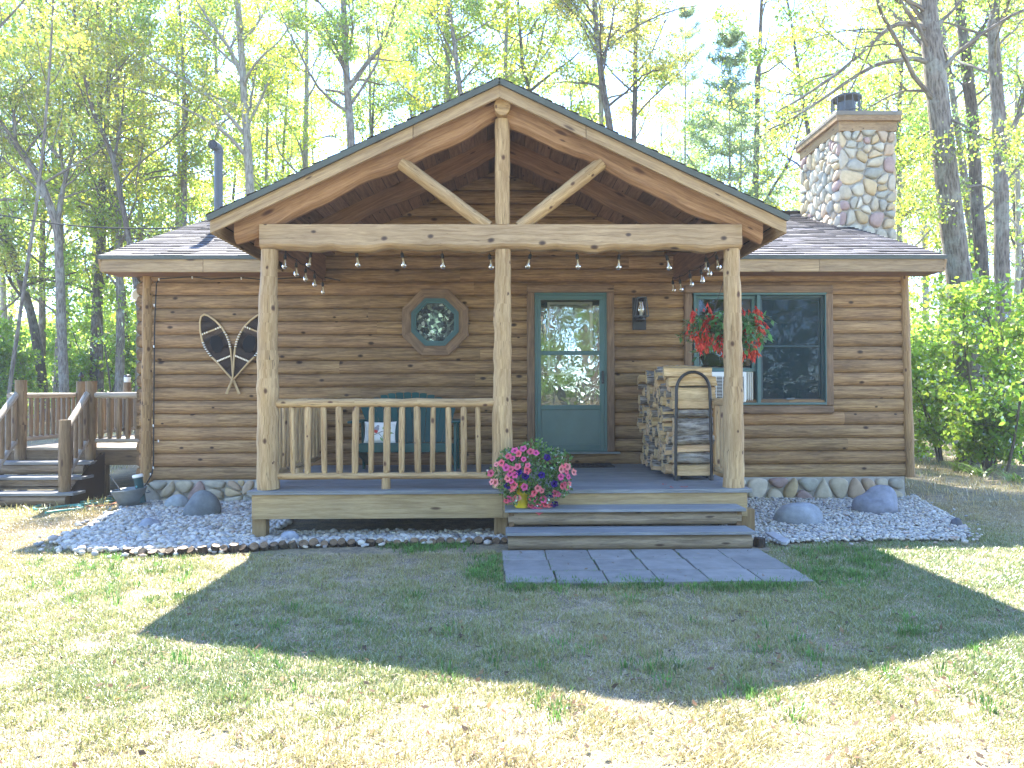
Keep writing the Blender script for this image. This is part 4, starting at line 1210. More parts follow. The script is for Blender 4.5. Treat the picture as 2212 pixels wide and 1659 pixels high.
ns = 520; sk = np.stack([pbx.x + rg.normal(.05, .17, ns), -2.86 + rg.normal(0, .03, ns), rg.uniform(.38, .60, ns)], 1)
sk = sk[(np.abs(sk[:, 0] - pbx.x) > .042) & (np.abs(sk[:, 0] - pcx.x) < .27)]
P = np.concatenate([P[~cut & (P[:, 1] > -2.99)], sk])
V, Fc = leafcloud(P, rg.uniform(.024, .052, len(P)), rg, bias=np.array((0, -.6, .5)), asp=.30)
g = rg.uniform(.6, 1.5, (len(P), 1)); cols = g * np.array((1, 1.02, .9)) * np.where(rg.random((len(P), 1)) < .2, 1.5, 1.0)
big('foliage', V, Fc, cols, M['leafdark'], pot)
q = random.Random(6)
PINK = [(.85, .16, .22), (.85, .24, .26), (.80, .13, .34), (.88, .32, .32), (.78, .15, .24)]
spots = [(1072, 1003), (1083, 1000), (1107, 990), (1118, 1008), (1103, 1013), (1093, 1010), (1060, 1022), (1101, 1023), (1131, 992), (1140, 1005), (1139, 1016), (1104, 1039), (1062, 1041), (1070, 1042), (1112, 1026), (1096, 1034), (1130, 969), (1112, 973), (1146, 975), (1158, 978), (1098, 985), (1120, 980),
         (1218, 1005), (1226, 1008), (1213, 1014), (1212, 1030), (1224, 1018), (1230, 1045), (1220, 1046), (1215, 1050), (1225, 1052), (1240, 1020), (1228, 1030), (1205, 1068), (1199, 1066), (1154, 1065), (1162, 1055), (1170, 1060), (1148, 1076), (1156, 1079), (1165, 1086), (1174, 1078), (1146, 1092), (1156, 1100), (1165, 1104), (1178, 1090), (1188, 1092), (1110, 1048), (1105, 1055), (1133, 1052), (1093, 1083), (1113, 1078), (1120, 1075), (1100, 1078)]
PURP = [(1121, 1020), (1126, 1025), (1135, 1028), (1090, 1032), (1096, 1050), (1168, 985), (1182, 988), (1190, 1008), (1170, 1026), (1198, 1032), (1197, 1045), (1176, 1068), (1188, 1070), (1188, 1083), (1198, 1089), (1108, 1022)]
for lst, pal in ((spots, PINK), (PURP[::2], [(.035, .012, .15), (.05, .016, .19)])):
    for u, v in lst:
        w = W(u, v, -2.76)
        ex = (w.x - cc[0]) / .40; ez = (w.z - cc[2]) / .32
        dep = max(0.12, 1 - ex * ex - ez * ez) ** .5
        p = W(u, v, max(-2.985, -2.76 - .20 * dep))
        nr = V3((ex * .8 + q.uniform(-.35, .35), -1.0, ez * .6 + .25 + q.uniform(-.35, .35)))
        m = MB(); c = q.choice(pal); g = q.uniform(.85, 1.15)
        petunia(m, p, nr, q.uniform(.025, .037), tuple(x * g for x in c), q); m.build('flower', M['petal'], pot)

# hanging basket of begonias on the far side of the right post
YB = -1.95
hb = W(1566, 712, YB)
bas = empty('hanging_basket', (hb.x, YB, hb.z), 'hanging basket of drooping red begonias behind the right porch post', 'hanging basket')
rg = np.random.default_rng(9)
m = MB(); m.lathe([(.07, -.10), (.13, -.06), (.16, .06), (.165, .07), (.15, .07), (.14, .02)], 22, (hb.x, YB, hb.z + .02)); m.build('basket', M['black'], bas)
m = MB()
for a in (0.4, 2.5, 4.6): m.tube([(hb.x + math.cos(a) * .16, YB + math.sin(a) * .16, hb.z + .09), (hb.x, YB, hb.z + .55)], .0035, 5)
m.tube([(hb.x, YB, hb.z + .54), (hb.x, YB, PZ - PS * hb.x - .01)], .004, 5); m.build('hanger', M['black'], bas)
VV, FF, CC = [], [], []; off = 0
q = random.Random(2)
stems = MB()
for k in range(150):
    a = q.uniform(0, 2 * PI); L = q.uniform(.14, .35); el = q.uniform(-.6, .95)
    p = V3((hb.x + math.cos(a) * .10, YB + math.sin(a) * .10, hb.z + .08)); d = V3((math.cos(a) * math.cos(el), math.sin(a) * math.cos(el), math.sin(el)))
    pts = [p]
    for i in range(6):
        d = (d + V3((0, 0, -.26))).normalized(); p = p + d * L / 5; pts.append(p)
    stems.tube(pts, .003, 4, col=(.9, .8, .7))
    for i, p in enumerate(pts[1:]):
        for _ in range(2):
            # pointed leaf of three quads
            dirv = (d * .4 + V3((q.gauss(0, .6), q.gauss(0, .6), q.gauss(-.15, .4)))).normalized(); s = q.uniform(.06, .125)
            sd = dirv.cross(V3((q.gauss(0, .4), q.gauss(0, .4), 1))).normalized(); up = sd.cross(dirv)
            R0 = [p, p + dirv * s * .35 + sd * s * .2, p + dirv * s * .4 - up * s * .06, p + dirv * s * .35 - sd * s * .2, p + dirv * s]
            VV += [tuple(x) for x in R0]; FF += [(off, off + 1, off + 4, off + 2), (off, off + 2, off + 4, off + 3)]; g = q.uniform(.6, 1.7)
            CC += [(g * .9, g * 1.15, g * 1.3)] * 2; off += 5
big('foliage', VV, FF, np.array(CC), M['leafdark'], bas); stems.build('stem', M['leafdark'], bas)
def begonia(mb, p, q):
    for _ in range(q.randint(6, 9)):
        d = V3((q.gauss(0, .35), q.gauss(0, .35), -1)).normalized(); s = q.uniform(.042, .072); a = d.orthogonal().normalized(); b = d.cross(a); o = p + V3((q.gauss(0, .024), q.gauss(0, .02), q.gauss(0, .026)))
        c = q.choice(((.74, .10, .06), (.80, .16, .10), (.66, .07, .06))); g = q.uniform(.8, 1.3)
        for k in range(4):
            t = k * PI / 2 + q.uniform(0, .6); e = a * math.cos(t) + b * math.sin(t); f = d.cross(e)
            tip = o + d * s + e * s * .35
            mb.add([o, o + d * s * .5 + f * s * .17 + e * s * .12, tip, o + d * s * .5 - f * s * .17 + e * s * .12], [(0, 1, 2, 3)], None, tuple(x * g for x in c))
bsp = [(1497, 681), (1492, 690), (1528, 668), (1527, 692), (1541, 690), (1519, 697), (1523, 705), (1530, 709), (1490, 716), (1496, 722), (1503, 728), (1512, 722), (1507, 738), (1515, 742), (1522, 740), (1509, 748), (1522, 749), (1514, 752), (1536, 735), (1546, 736), (1557, 735), (1561, 741), (1553, 748), (1560, 752), (1549, 742), (1530, 728),
       (1638, 670), (1635, 676), (1641, 683), (1603, 695), (1605, 705), (1610, 712), (1612, 718), (1632, 690), (1636, 700), (1642, 706), (1646, 712), (1636, 717), (1629, 711), (1640, 722), (1622, 738), (1619, 745), (1636, 745), (1642, 738), (1612, 765), (1620, 767), (1606, 760), (1632, 764), (1600, 740), (1626, 755), (1602, 668), (1570, 730), (1580, 745)]
for u, v in bsp:
    w = W(u, v, YB); ex = (w.x - hb.x) / .42
    p = W(u, v - 4, YB - .25 * max(.1, 1 - ex * ex) ** .5 + q.uniform(0, .08))
    m = MB(); begonia(m, p, q); m.build('flower', M['petal'], bas)
# fallen petals on the porch boards
for u, v, lab in ((1478, 1053, 'largest fallen red petal cluster on the porch floor before the rack'), (1432, 1047, 'small red petal on the porch floor, left of the larger cluster'), (1450, 1054, 'lone red petal between the two others on the grey porch floor')):
    p = G(u, v, FZ + .006); m = MB()
    for _ in range(5 if u == 1478 else 2):
        a = q.uniform(0, 6.28); s = .022; o = p + V3((q.gauss(0, .012), q.gauss(0, .012), q.uniform(0, .006)))
        m.add([o, o + V3((math.cos(a) * s, math.sin(a) * s, .004)), o + V3((math.cos(a + .5) * s * 1.3, math.sin(a + .5) * s * 1.3, .008)), o + V3((math.cos(a + 1) * s, math.sin(a + 1) * s, .002))], [(0, 1, 2, 3)], None, (.6, .06, .05))
    tag(m.build('fallen_petal', M['petal']), lab, 'petal', 'fallen petals on the porch')

# ------------------------------------------------------------------ string lights
cord = empty('string_light', (0, -2.4, 2.8), 'black string of clear bulbs under the porch beam and along both side beams', 'string lights')
fb = [(770, 545), (868, 546), (955, 548), (1057, 550), (1146, 549), (1246, 549), (1337, 550), (1440, 552)]
sl = [(616.5, 550), (640, 568), (660, 580), (679, 593), (697, 610), (672, 545)]; sr = [(1453, 606), (1468.5, 604), (1490, 592), (1514, 583), (1529, 567), (1547, 551), (1525, 556)]
bulbs = []
for u, v in fb: bulbs.append((W(u, v, -2.33), R.uniform(-.25, .25)))
for u, v in sl[:5] + [sl[5]]:
    x = -2.27; y = CAM.y + 1; p = W(u, v, 0)
    t = x / (p.x - CAM.x); y = CAM.y + (p.y - CAM.y) * t; bulbs.append((W(u, v, y) if u != 672 else W(u, v, -2.2), R.uniform(-.15, .25) if u in (616.5, 672) else R.uniform(-.05, .05)))
for u, v in sr:
    x = 2.24; p = W(u, v, 0); t = x / (p.x - CAM.x); y = CAM.y + (p.y - CAM.y) * t
    bulbs.append((W(u, v, min(-.1, y)), R.uniform(-.2, .1)))
for p, tl in bulbs:
    rot = Matrix.Rotation(tl, 3, 'Y')
    m = MB(); m.lathe([(.012, 0), (.016, -.01), (.017, -.045), (.013, -.05)], 10, p, rot=rot); m.tube([p + V3((0, 0, .045)), p], .004, 5); b = m.build('lamp_socket', M['rubber'], cord)
    m = MB(); m.lathe([(.012, -.05), (.015, -.06), (.027, -.115), (.029, -.13), (.022, -.148), (.004, -.155)], 14, p, rot=rot); m.build('light_bulb', M['bulb'], b)
    m = MB(); m.tube([p + rot @ V3((0, 0, -.06)), p + rot @ V3((.004, 0, -.10)), p + rot @ V3((-.003, 0, -.125))], .0035, 5, col=(1.1, 1.05, .8)); m.build('filament', M['whiteplastic'], b)
def sag(pts, s=.02, n=6):
    out = []
    for a, b in zip(pts[:-1], pts[1:]):
        for i in range(n): t = i / n; out.append(a + (b - a) * t - V3((0, 0, s * 4 * t * (1 - t))))
    return out + [pts[-1]]
up = V3((0, 0, .045))
m = MB(); m.tube(sag([bulbs[14 - 1][0] + up] + [b[0] + up for b in bulbs[:8]] + [bulbs[19][0] + up], .012), .0045, 5)
m.tube(sag([b[0] + up for b in bulbs[8:13]], .02), .0045, 5); m.tube(sag([b[0] + up for b in bulbs[14:20]], .02), .0045, 5)
m.build('cord', M['rubber'], cord)
# thin fairy light cord: along the eave, down the corner post, into the bucket
fl = empty('light_cord', (-4.6, -.1, 2.9), 'thin black cord with tiny white lights, along the left eave and down the corner post', 'fairy lights')
pts = [W(735, 606, -.1), W(700, 599, -.1), W(640, 600, -.1), W(568, 604, -.1), W(520, 600, -.1), W(456, 603, -.1), W(416, 598, -.1), W(345, 602, -.1), W(338, 612, -.1), W(334, 700, -.09), W(332.5, 850, -.09), W(331.5, 1000, -.09), W(329, 1022, -.1), W(318, 1042, -.25), W(312, 1050, -.35)]
m = MB(); m.tube(pts, .008, 6); m.build('cord', M['rubber'], fl)
for u, v in ((521, 599), (415, 597), (343, 601), (333, 657), (332, 746), (331, 917), (342, 950), (331, 1008), (325, 1022)):
    m = MB(); p = W(u, v, -.13); m.tube([p, p + V3((.004, -.004, -.03))], .008, 6); m.build('light_bulb', M['whiteplastic'], fl)
# round fixtures
m = MB(); p = W(609, 565, -.5)
m.lathe([(.055, -.09), (.075, -.08), (.08, .06), (.05, .085)], 18, p, rot=Matrix.Rotation(1.1, 3, 'Y') @ Matrix.Rotation(.5, 3, 'X')); m.tube([p, p + V3((-.12, .25, .10))], .014, 8)
tag(m.build('eave_speaker', M['black']), 'round black fixture under the eave beside the left porch post', 'fixture')
p = W(299.5, 637, .35); t_ = empty('flood_light', p, 'white disc shaped flood light on the left corner of the cabin', 'flood light')
m = MB(); m.lathe([(.04, .05), (.085, .03), (.09, 0), (.08, -.012)], 20, p, rot=Matrix.Rotation(-1.15, 3, 'Y') @ Matrix.Rotation(-.9, 3, 'X')); m.build('lamp_shade', M['whiteplastic'], t_)
m = MB(); m.tube([p, p + V3((.10, .05, .02)), V3((XL - .02, p.y + .05, p.z + .02))], .015, 8); m.build('bracket', M['black'], t_)
m = MB(); pw0, pw1 = V3((-16.5, 3.2, 0)), V3((-4.98, 2.0, 0))
a, b = W(-60, 449, 6.0), W(404, 491, 2.4)
m.tube(sag([a, b], .16, 24), .014, 6); tag(m.build('power_cable', M['rubber']), 'thin black power cable running from the wood down to the cabin roof', 'cable')

# ------------------------------------------------------------------ snowshoes
def Z5(x, y): return W((700 + x * .2712) / 1.736, (1100 + y * .2712) / 1.736, 0)
def snowshoe(mir, label, yoff):
    c = Z5(672, 900); so = empty('snowshoe', (c.x, -.06, c.z), label, 'snowshoe', 'pair of old snowshoes on the log wall')
    def pt(x, y, dy=0.0):
        if mir: x = 1346 - x
        p = Z5(x, y); return V3((p.x, -.075 - yoff - dy, p.z))
    left = [(668, 1195), (640, 1170), (560, 1080), (455, 960), (370, 880), (290, 765), (243, 650), (217, 520), (215, 400), (232, 330), (275, 300)]
    right = [(275, 300), (335, 318), (430, 388), (515, 475), (578, 580), (618, 680), (640, 790), (655, 940), (662, 1060), (672, 1170), (700, 1245), (762, 1388)]
    tail = [(668, 1195), (690, 1245), (748, 1388)]
    m = MB()
    path = [pt(*p) for p in left[::1]]
    m.tube([pt(*p) for p in tail[::-1]] + path, .0125, 8, bump=.02); m.tube([pt(*p, 0.004) for p in right], .0125, 8, bump=.02)
    m.build('frame', M['shoewood'], so)
    for a, b in (((238, 578), (512, 468)), ((452, 945), (636, 868))):
        m = MB(); m.bar(pt(*a), pt(*b), .02, .02); m.build('crossbar', M['shoewood'], so)
    # outline as x limits for each y
    ys = np.linspace(305, 1170, 70)
    lx = np.interp(ys, [p[1] for p in left][::-1], [p[0] for p in left][::-1]); rx = np.interp(ys, [p[1] for p in right], [p[0] for p in right])
    def inside(x, y): 
        if y < 305 or y > 1165: return False
        return np.interp(y, ys, lx) + 6 < x < np.interp(y, ys, rx) - 6
    def bar_y(x, a, b): return a[1] + (b[1] - a[1]) * (x - a[0]) / (b[0] - a[0])
    m = MB()
    for ang, sp_ in ((.25, 17), (1.3, 17), (-.85, 19)):
        dx, dy = math.cos(ang), math.sin(ang)
        for k in range(-60, 61):
            ox, oy = 430 - dy * k * sp_, 720 + dx * k * sp_
            run_ = None
            for s in range(-700, 701, 8):
                x, y = ox + dx * s, oy + dy * s
                gapy = bar_y(x, (238, 578), (512, 468))
                okk = inside(x, y) and not (gapy - 4 < y < gapy + 75 and ang != 1.3)
                if okk and run_ is None: run_ = (x, y)
                if not okk and run_ is not None:
                    if math.hypot(x - run_[0], y - run_[1]) > 20: m.bar(pt(*run_, -.004), pt(x - dx * 8, y - dy * 8, -.004), .0085, .003, up=(0, 1, 0))
                    run_ = None
    m.build('webbing', M['web'], so)
    m = MB()
    P = [(370, 610), (460, 585), (520, 650), (540, 740), (500, 820), (430, 830), (385, 770), (355, 690)]
    m.add([pt(*p, .006) for p in P], [list(range(8))[::-1 if mir else 1]], None, (1, 1, 1)); m.build('foot_binding', M['leather'], so)
    m = MB(); w_ = []
    for i in range(14):                                      # pale lashings round frame and bars
        for lst, y0_, y1_ in ((left, 690, 880), (right, 545, 760)):
            y = y0_ + (y1_ - y0_) * i / 13
            x = np.interp(y, ys, lx if lst is left else rx)
            if i % 2 == 0: m.ball(pt(x, y, .004), (.017, .016, .010), 1)
            else: m.ball(pt(x, y, .003), (.0155, .0155, .012), 1, col=(.06, .04, .03))
    for a, b in (((238, 578), (512, 468)), ((452, 945), (636, 868))):
        for i in range(9):
            if a[0] == 238 and i in (3, 4, 5): continue
            t = (i + .5) / 9; m.ball(pt(a[0] + (b[0] - a[0]) * t, a[1] + (b[1] - a[1]) * t, .004), (.010, .016, .015), 1, col=(1.15, 1.1, 1.0))
    m.build('lashing', M['cloth'], so)
snowshoe(False, 'wooden snowshoe on the log wall, fully visible beside the porch post, its tail behind', 0)
snowshoe(True, 'wooden snowshoe partly hidden behind the left porch post, its tail crossing in front', .026)

# ------------------------------------------------------------------ bucket with its contents
bk = W(283, 1092, -.42); bk = V3((bk.x, -.42, 0.0))
tub = empty('wash_tub', bk, 'dented galvanised tub tilted against the left corner of the cabin', 'tub')
rotb = Matrix.Rotation(-.10, 3, 'Y') @ Matrix.Rotation(.05, 3, 'X')
m = MB()
prof = [(.115, .005), (.125, .0), (.165, .10), (.205, .20), (.212, .215), (.218, .222), (.212, .228), (.20, .21), (.16, .10), (.115, .02)]
m.lathe(prof, 28, bk + V3((0, 0, .012)), rot=rotb, sx=1.0, sy=.8); m.build('tub', M['galv'], tub)
for s in (-1, 1):
    m = MB(); p = bk + rotb @ V3((s * .212, 0, .19)); m.tube([p + V3((0, -.05, .0)), p + V3((s * .03, -.04, -.02)), p + V3((s * .03, .04, -.02)), p + V3((0, .05, 0))], .006, 6); m.build('handle', M['galv'], tub)
g0 = W(303, 1062, -.42); ct = empty('green_canister', g0, 'dark green canister with a white lid leaning in the galvanised tub', 'canister')
rc = Matrix.Rotation(-.16, 3, 'Y')
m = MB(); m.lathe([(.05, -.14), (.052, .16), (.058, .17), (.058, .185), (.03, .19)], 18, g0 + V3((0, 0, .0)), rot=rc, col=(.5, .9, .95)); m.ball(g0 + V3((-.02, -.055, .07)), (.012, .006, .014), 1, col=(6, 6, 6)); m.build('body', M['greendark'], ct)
m = MB(); m.lathe([(.06, .178), (.064, .185), (.064, .21), (.05, .218)], 18, g0, rot=rc); m.build('lid', M['whiteplastic'], ct)
m = MB(); m.bar(W(262, 1062, -.45), W(236, 1025, -.50), .03, .012, col=(.8, .82, .84)); m.bar(W(274, 1095, -.42) + V3((0, 0, .05)), W(262, 1062, -.45), .03, .012)
tag(m.build('grey_stick', M['pipe']), 'flat grey stick standing up out of the galvanised tub', 'stick')
# hoses
m = MB(); pp = []
h0 = [(74, 1097), (100, 1092), (150, 1088), (205, 1084), (245, 1077), (259, 1075), (250, 1082), (205, 1089), (150, 1094), (100, 1101), (78, 1103), (72, 1099)]
h1 = [(98, 1113), (125, 1109), (155, 1106), (174, 1103), (180, 1101), (176, 1099), (165, 1098), (150, 1100)]
for hh2, oz in ((h0, .013), (h1, .03)):
    P = [G(u, v, .0) for u, v in hh2]; out = []
    for i in range(len(P) - 1):
        for t in (0, .25, .5, .75):
            a, b, c, d = P[max(i - 1, 0)], P[i], P[i + 1], P[min(i + 2, len(P) - 1)]
            out.append(.5 * ((2 * b) + (c - a) * t + (2 * a - 5 * b + 4 * c - d) * t * t + (3 * b - a - 3 * c + d) * t ** 3) + V3((0, 0, oz)))
    m.tube(out, .014, 8)
tag(m.build('garden_hose', M['hose']), 'teal garden hose lying in loops on the lawn left of the tub', 'hose')
m = MB()
for k in range(4): m.tube([W(307 - k, 996, .2) + V3((0, k * .02, 0)), W(302 + k * .6, 1012, .2) + V3((0, k * .02, 0)), W(304 + k, 1033, .2) + V3((0, k * .02, 0))], .016, 8, col=(.5, .55, .5))
tag(m.build('hanging_hose', M['hose']), 'dark green hose hanging behind the left corner post', 'hose')
m = MB(); m.tube([G(128, 1100, .02), G(160, 1096, .02), G(190, 1093, .02), G(230, 1092, .02), G(250, 1086, .03), G(262, 1080, .04)], .007, 6, col=(1, 1, 1))
M['orange'] = plain('orange_cord', (.55, .17, .05), .5)
tag(m.build('extension_cord', M['orange']), 'thin orange extension cord lying across the teal hose', 'cord')

# ------------------------------------------------------------------ the raised wooden deck at the left
YD, DZ, DX = .60, .68, -6.82
deck = empty('wooden_deck', (-5.8, 2.5, 0), 'raised wooden deck with log railings and stairs at the left side of the cabin', 'deck')
m = MB(); q = random.Random(8); nbd = 46
for i in range(nbd):
    w = .14; y = YD + .07 + i * w
    g = q.uniform(.9, 1.12); m.box((-5.79, y, DZ - .018), (2.1, w - .006, .036), col=(1.25 * g, 1.22 * g, 1.2 * g))
m.build('deck_board', M['railtop'], deck, bevel=.004)
m = MB(); m.box((-6.4, YD + .03, DZ - .037 - .10), (.86, .04, .20)); m.box((-5.37, YD + .032, DZ - .037 - .105), (1.2, .044, .21), col=(.75, .7, .65)); m.box((-6.8, 3.6, DZ - .14), (.04, 6, .2))
m.box((-5.8, 1.9, DZ - .20), (2.0, .05, .32), col=(.4, .38, .35)); m.build('rim_joist_and_light_block', M['deckwood'], deck, bevel=.004)  # dark middle board added to block light coming through under the deck
for x, y in ((-5.55, .75), (-6.7, .75), (-5.0, 2.6), (-6.6, 2.6), (-5.5, 4.4), (-6.7, 5.0), (-4.95, .8)):
    m = MB(); m.tube([(x, y, -.1), (x, y, DZ - .04)], .06, 10, bump=.03); m.build('support_post', M['deckwood'], deck)
for k, (z, y0) in enumerate(((.17, -.30), (.34, -.02), (.51, .27))):
    xr = -5.40 - .045 * k
    m = MB()
    for i in range(2): m.box(((-7.0 + xr) / 2, y0 + .075 + i * .148, z - .018), (xr + 7.0, .143, .036), col=(1 + .1 * i,) * 3)
    m.build('step_tread', M['greyboard'], deck, bevel=.004)
    m = MB()
    if k == 1:
        for zz, hh3 in ((z - .09, .10), (z - .155 + .012, .05)): m.box(((-7.0 + xr - .1) / 2, y0 + .05, zz), (xr - .1 + 7.0, .04, hh3 * .92), col=(.8, .75, .7))
    else:
        r = .066; m.tube([(-7.0 + (xr - .1 + 7.0) * i / 10, y0 + .06, z - .10) for i in range(11)], [r] * 11, 12, bump=.02, col=(.85, .8, .75))
    m.build('step_riser', M['riser'], deck)
for x in (-5.52, -6.9):
    m = MB()
    m.add([V3((x, -.22, -.05)), V3((x, .6, -.05)), V3((x, .6, .62)), V3((x, .30, .46)), V3((x, .02, .30)), V3((x, -.22, .13))], [(0, 1, 2, 3, 4, 5)], None, (.35, .32, .3))
    m.add([V3((x + .045, -.22, -.05)), V3((x + .045, .6, -.05)), V3((x + .045, .6, .62)), V3((x + .045, .30, .46)), V3((x + .045, .02, .30)), V3((x + .045, -.22, .13))], [(5, 4, 3, 2, 1, 0)], None, (.35, .32, .3))
    m.build('stair_stringer', M['deckwood'], deck)
def newel(u, x, y, z0, z1, r, q):
    m = MB(); m.tube([(x, y, z0 + (z1 - z0) * i / 8) for i in range(9)], [r * q.uniform(.96, 1.04) for _ in range(9)], 14, bump=.02, col=(1.02, .98, .9))
    return m.build('newel_post', M['deckwood'], deck)
newel(0, W(136, 1000, -.2).x, -.16, -.05, W(136, 907, -.16).z, .072, q); xa_ = W(135, 1000, -.16).x
xb_ = W(45, 900, YD).x; newel(0, xb_, YD, DZ - .3, W(45, 821, YD).z, .076, q)
xc_ = W(197, 900, YD).x; newel(0, xc_, YD, DZ - .3, W(197, 823, YD).z, .073, q)
newel(0, xa_ - (xc_ - xb_), -.16, -.05, 1.06, .072, q)
for u, v, d in ((175, 824, 12.07), (275, 826, 13.57)):
    p = W(u, v, CAM.y + d); newel(0, p.x, p.y, DZ - .02, p.z, .070, q)
    if u == 275: capp = p
    else: capd = p
def rail(a, b, ra, n=10): 
    m = MB(); m.tube([a + (b - a) * (i / n) for i in range(n + 1)], [ra * q.uniform(.94, 1.06) for _ in range(n + 1)], 10, bump=.03); return m
ztr = 1.40; zbr = .775
rails = [(V3((DX, YD + .05, 0)), V3((DX, 6.8, 0)), ztr, zbr, ztr, zbr, 46), (V3((xc_ + .06, YD, 0)), V3((-4.74, YD, 0)), ztr, zbr, ztr, zbr, 7), (V3((-6.8, 6.9, 0)), V3((-4.8, 6.9, 0)), ztr, zbr, ztr, zbr, 14)]
zA, zA2 = W(150, 921, -.16).z, W(147, 1028, -.16).z
for x0__, x1__ in ((xa_ + .045, xc_ - .03), (xa_ - (xc_ - xb_) + .04, xb_ - .03)):
    rails.append((V3((x0__, -.12, 0)), V3((x1__, YD - .04, 0)), zA, zA2, 1.42, .80, 4))
for a, b, z0t, z0b, z1t, z1b, nb_ in rails:
    r = rail(a + V3((0, 0, z0t)), b + V3((0, 0, z1t)), .042).build('railing', M['railtop'], deck)
    rail(a + V3((0, 0, z0b)), b + V3((0, 0, z1b)), .034).build('bottom_rail', M['railtop'], r)
    for i in range(nb_):
        t = (i + .6) / nb_; p = a + (b - a) * t; lo = z0b + (z1b - z0b) * t; hi = z0t + (z1t - z0t) * t; k = .031 * q.uniform(.85, 1.15)
        m = MB(); m.tube([p + V3((0, 0, lo + .01)), p + V3((0, 0, lo + .06)), p + V3((0, 0, hi - .08)), p + V3((0, 0, hi - .02))], [k * .75, k, k, k * .7], 9, bump=.05, col=(q.uniform(.85, 1.15),) * 3); m.build('baluster', M['deckwood'], r)
m = MB(); m.lathe([(.052, 0), (.055, .01), (.055, .095), (.048, .10)], 16, capp); m.lathe([(.058, .10), (.05, .13), (.02, .14)], 14, capp, col=(.05, .05, .05))
tag(m.build('white_lantern', M['whiteplastic']), 'small white lantern with a dark top, standing on a far deck post', 'lantern')
m = MB(); p = W(174, 824, CAM.y + 12.07); m.lathe([(.03, 0), (.012, .02), (.012, .06)], 10, p); m.lathe([(.012, .06), (.045, .07), (.04, .10), (.01, .15)], 10, p + V3((.01, 0, 0)))
tag(m.build('black_ornament', M['black']), 'small black ornament on the deck post behind the stairs', 'ornament')
# ================================================================== ground, beds, grass
rg = np.random.default_rng(12)
def gz(x, y):
    x = np.asarray(x, float); y = np.asarray(y, float)
    back = np.clip(y - 7, 0, None); z = .035 * back + .0004 * back ** 2
    front = np.clip(-y - 14, 0, None); z = z + .02 * front
    side = np.clip(np.abs(x) - 9, 0, None); z = z + .008 * side
    amp = np.clip(np.maximum(np.abs(x) - 5.5, np.maximum(-y - 6.8, y - 8.5)) / 2, 0, 1)
    return z + amp * .02 * (np.sin(x * 1.3 + y * .7) + np.sin(y * 1.9 - x * .5)) - .012
xs = np.unique(np.concatenate([np.linspace(-160, -16, 25), np.linspace(-16, 16, 129), np.linspace(16, 160, 25)]))
ysg = np.unique(np.concatenate([np.linspace(-80, -12, 18), np.linspace(-12, 14, 105), np.linspace(14, 190, 40)]))
X, Y = np.meshgrid(xs, ysg); Z = gz(X, Y)
Z[(np.abs(X - .33) < 5.3) & (Y > .1) & (Y < 7.9)] -= .10
V = np.stack([X, Y, Z], -1).reshape(-1, 3); nx, ny = len(xs), len(ysg)
idx = np.arange(nx * ny).reshape(ny, nx)
Fq = np.stack([idx[:-1, :-1], idx[:-1, 1:], idx[1:, 1:], idx[1:, :-1]], -1).reshape(-1, 4)
big('lawn', V, Fq, None, M['ground'], None, True)['kind'] = 'structure'

def inpoly(px, py, poly):
    c = np.zeros(px.shape, bool); n = len(poly)
    for i in range(n):
        x0, y0 = poly[i]; x1, y1 = poly[(i + 1) % n]
        cond = ((y0 > py) != (y1 > py)) & (px < (x1 - x0) * (py - y0) / (y1 - y0 + 1e-12) + x0)
        c ^= cond
    return c
def gp(lst): return [tuple(G(u, v, 0.0).xy) for u, v in lst]
bedL = gp([(262, 1100), (225, 1118), (180, 1142), (135, 1165), (122, 1176), (150, 1188), (200, 1194), (265, 1196), (330, 1198), (420, 1194), (520, 1188), (640, 1180), (760, 1176), (900, 1173), (1000, 1171), (1094, 1170)]) + [(.05, -2.2), (-2.3, -2.2), (-2.35, .0), (-4.7, .0), (-4.72, -.2)]
bedR = gp([(1632, 1172), (1700, 1172), (1800, 1170), (1900, 1168), (2000, 1168), (2085, 1166), (2098, 1158), (2062, 1122), (2010, 1092), (1972, 1070)]) + [(5.36, 0), (2.3, 0), (2.3, -2.5)]
for nm, p in (('bed_soil', bedL), ('bed_soil', bedR)):
    m = MB(); P = [V3((x, y, .004)) for x, y in p]
    m.add(P, [list(range(len(P)))], None, (1, 1, 1)); o = m.build(nm, M['bedsoil']); o['kind'] = 'structure'
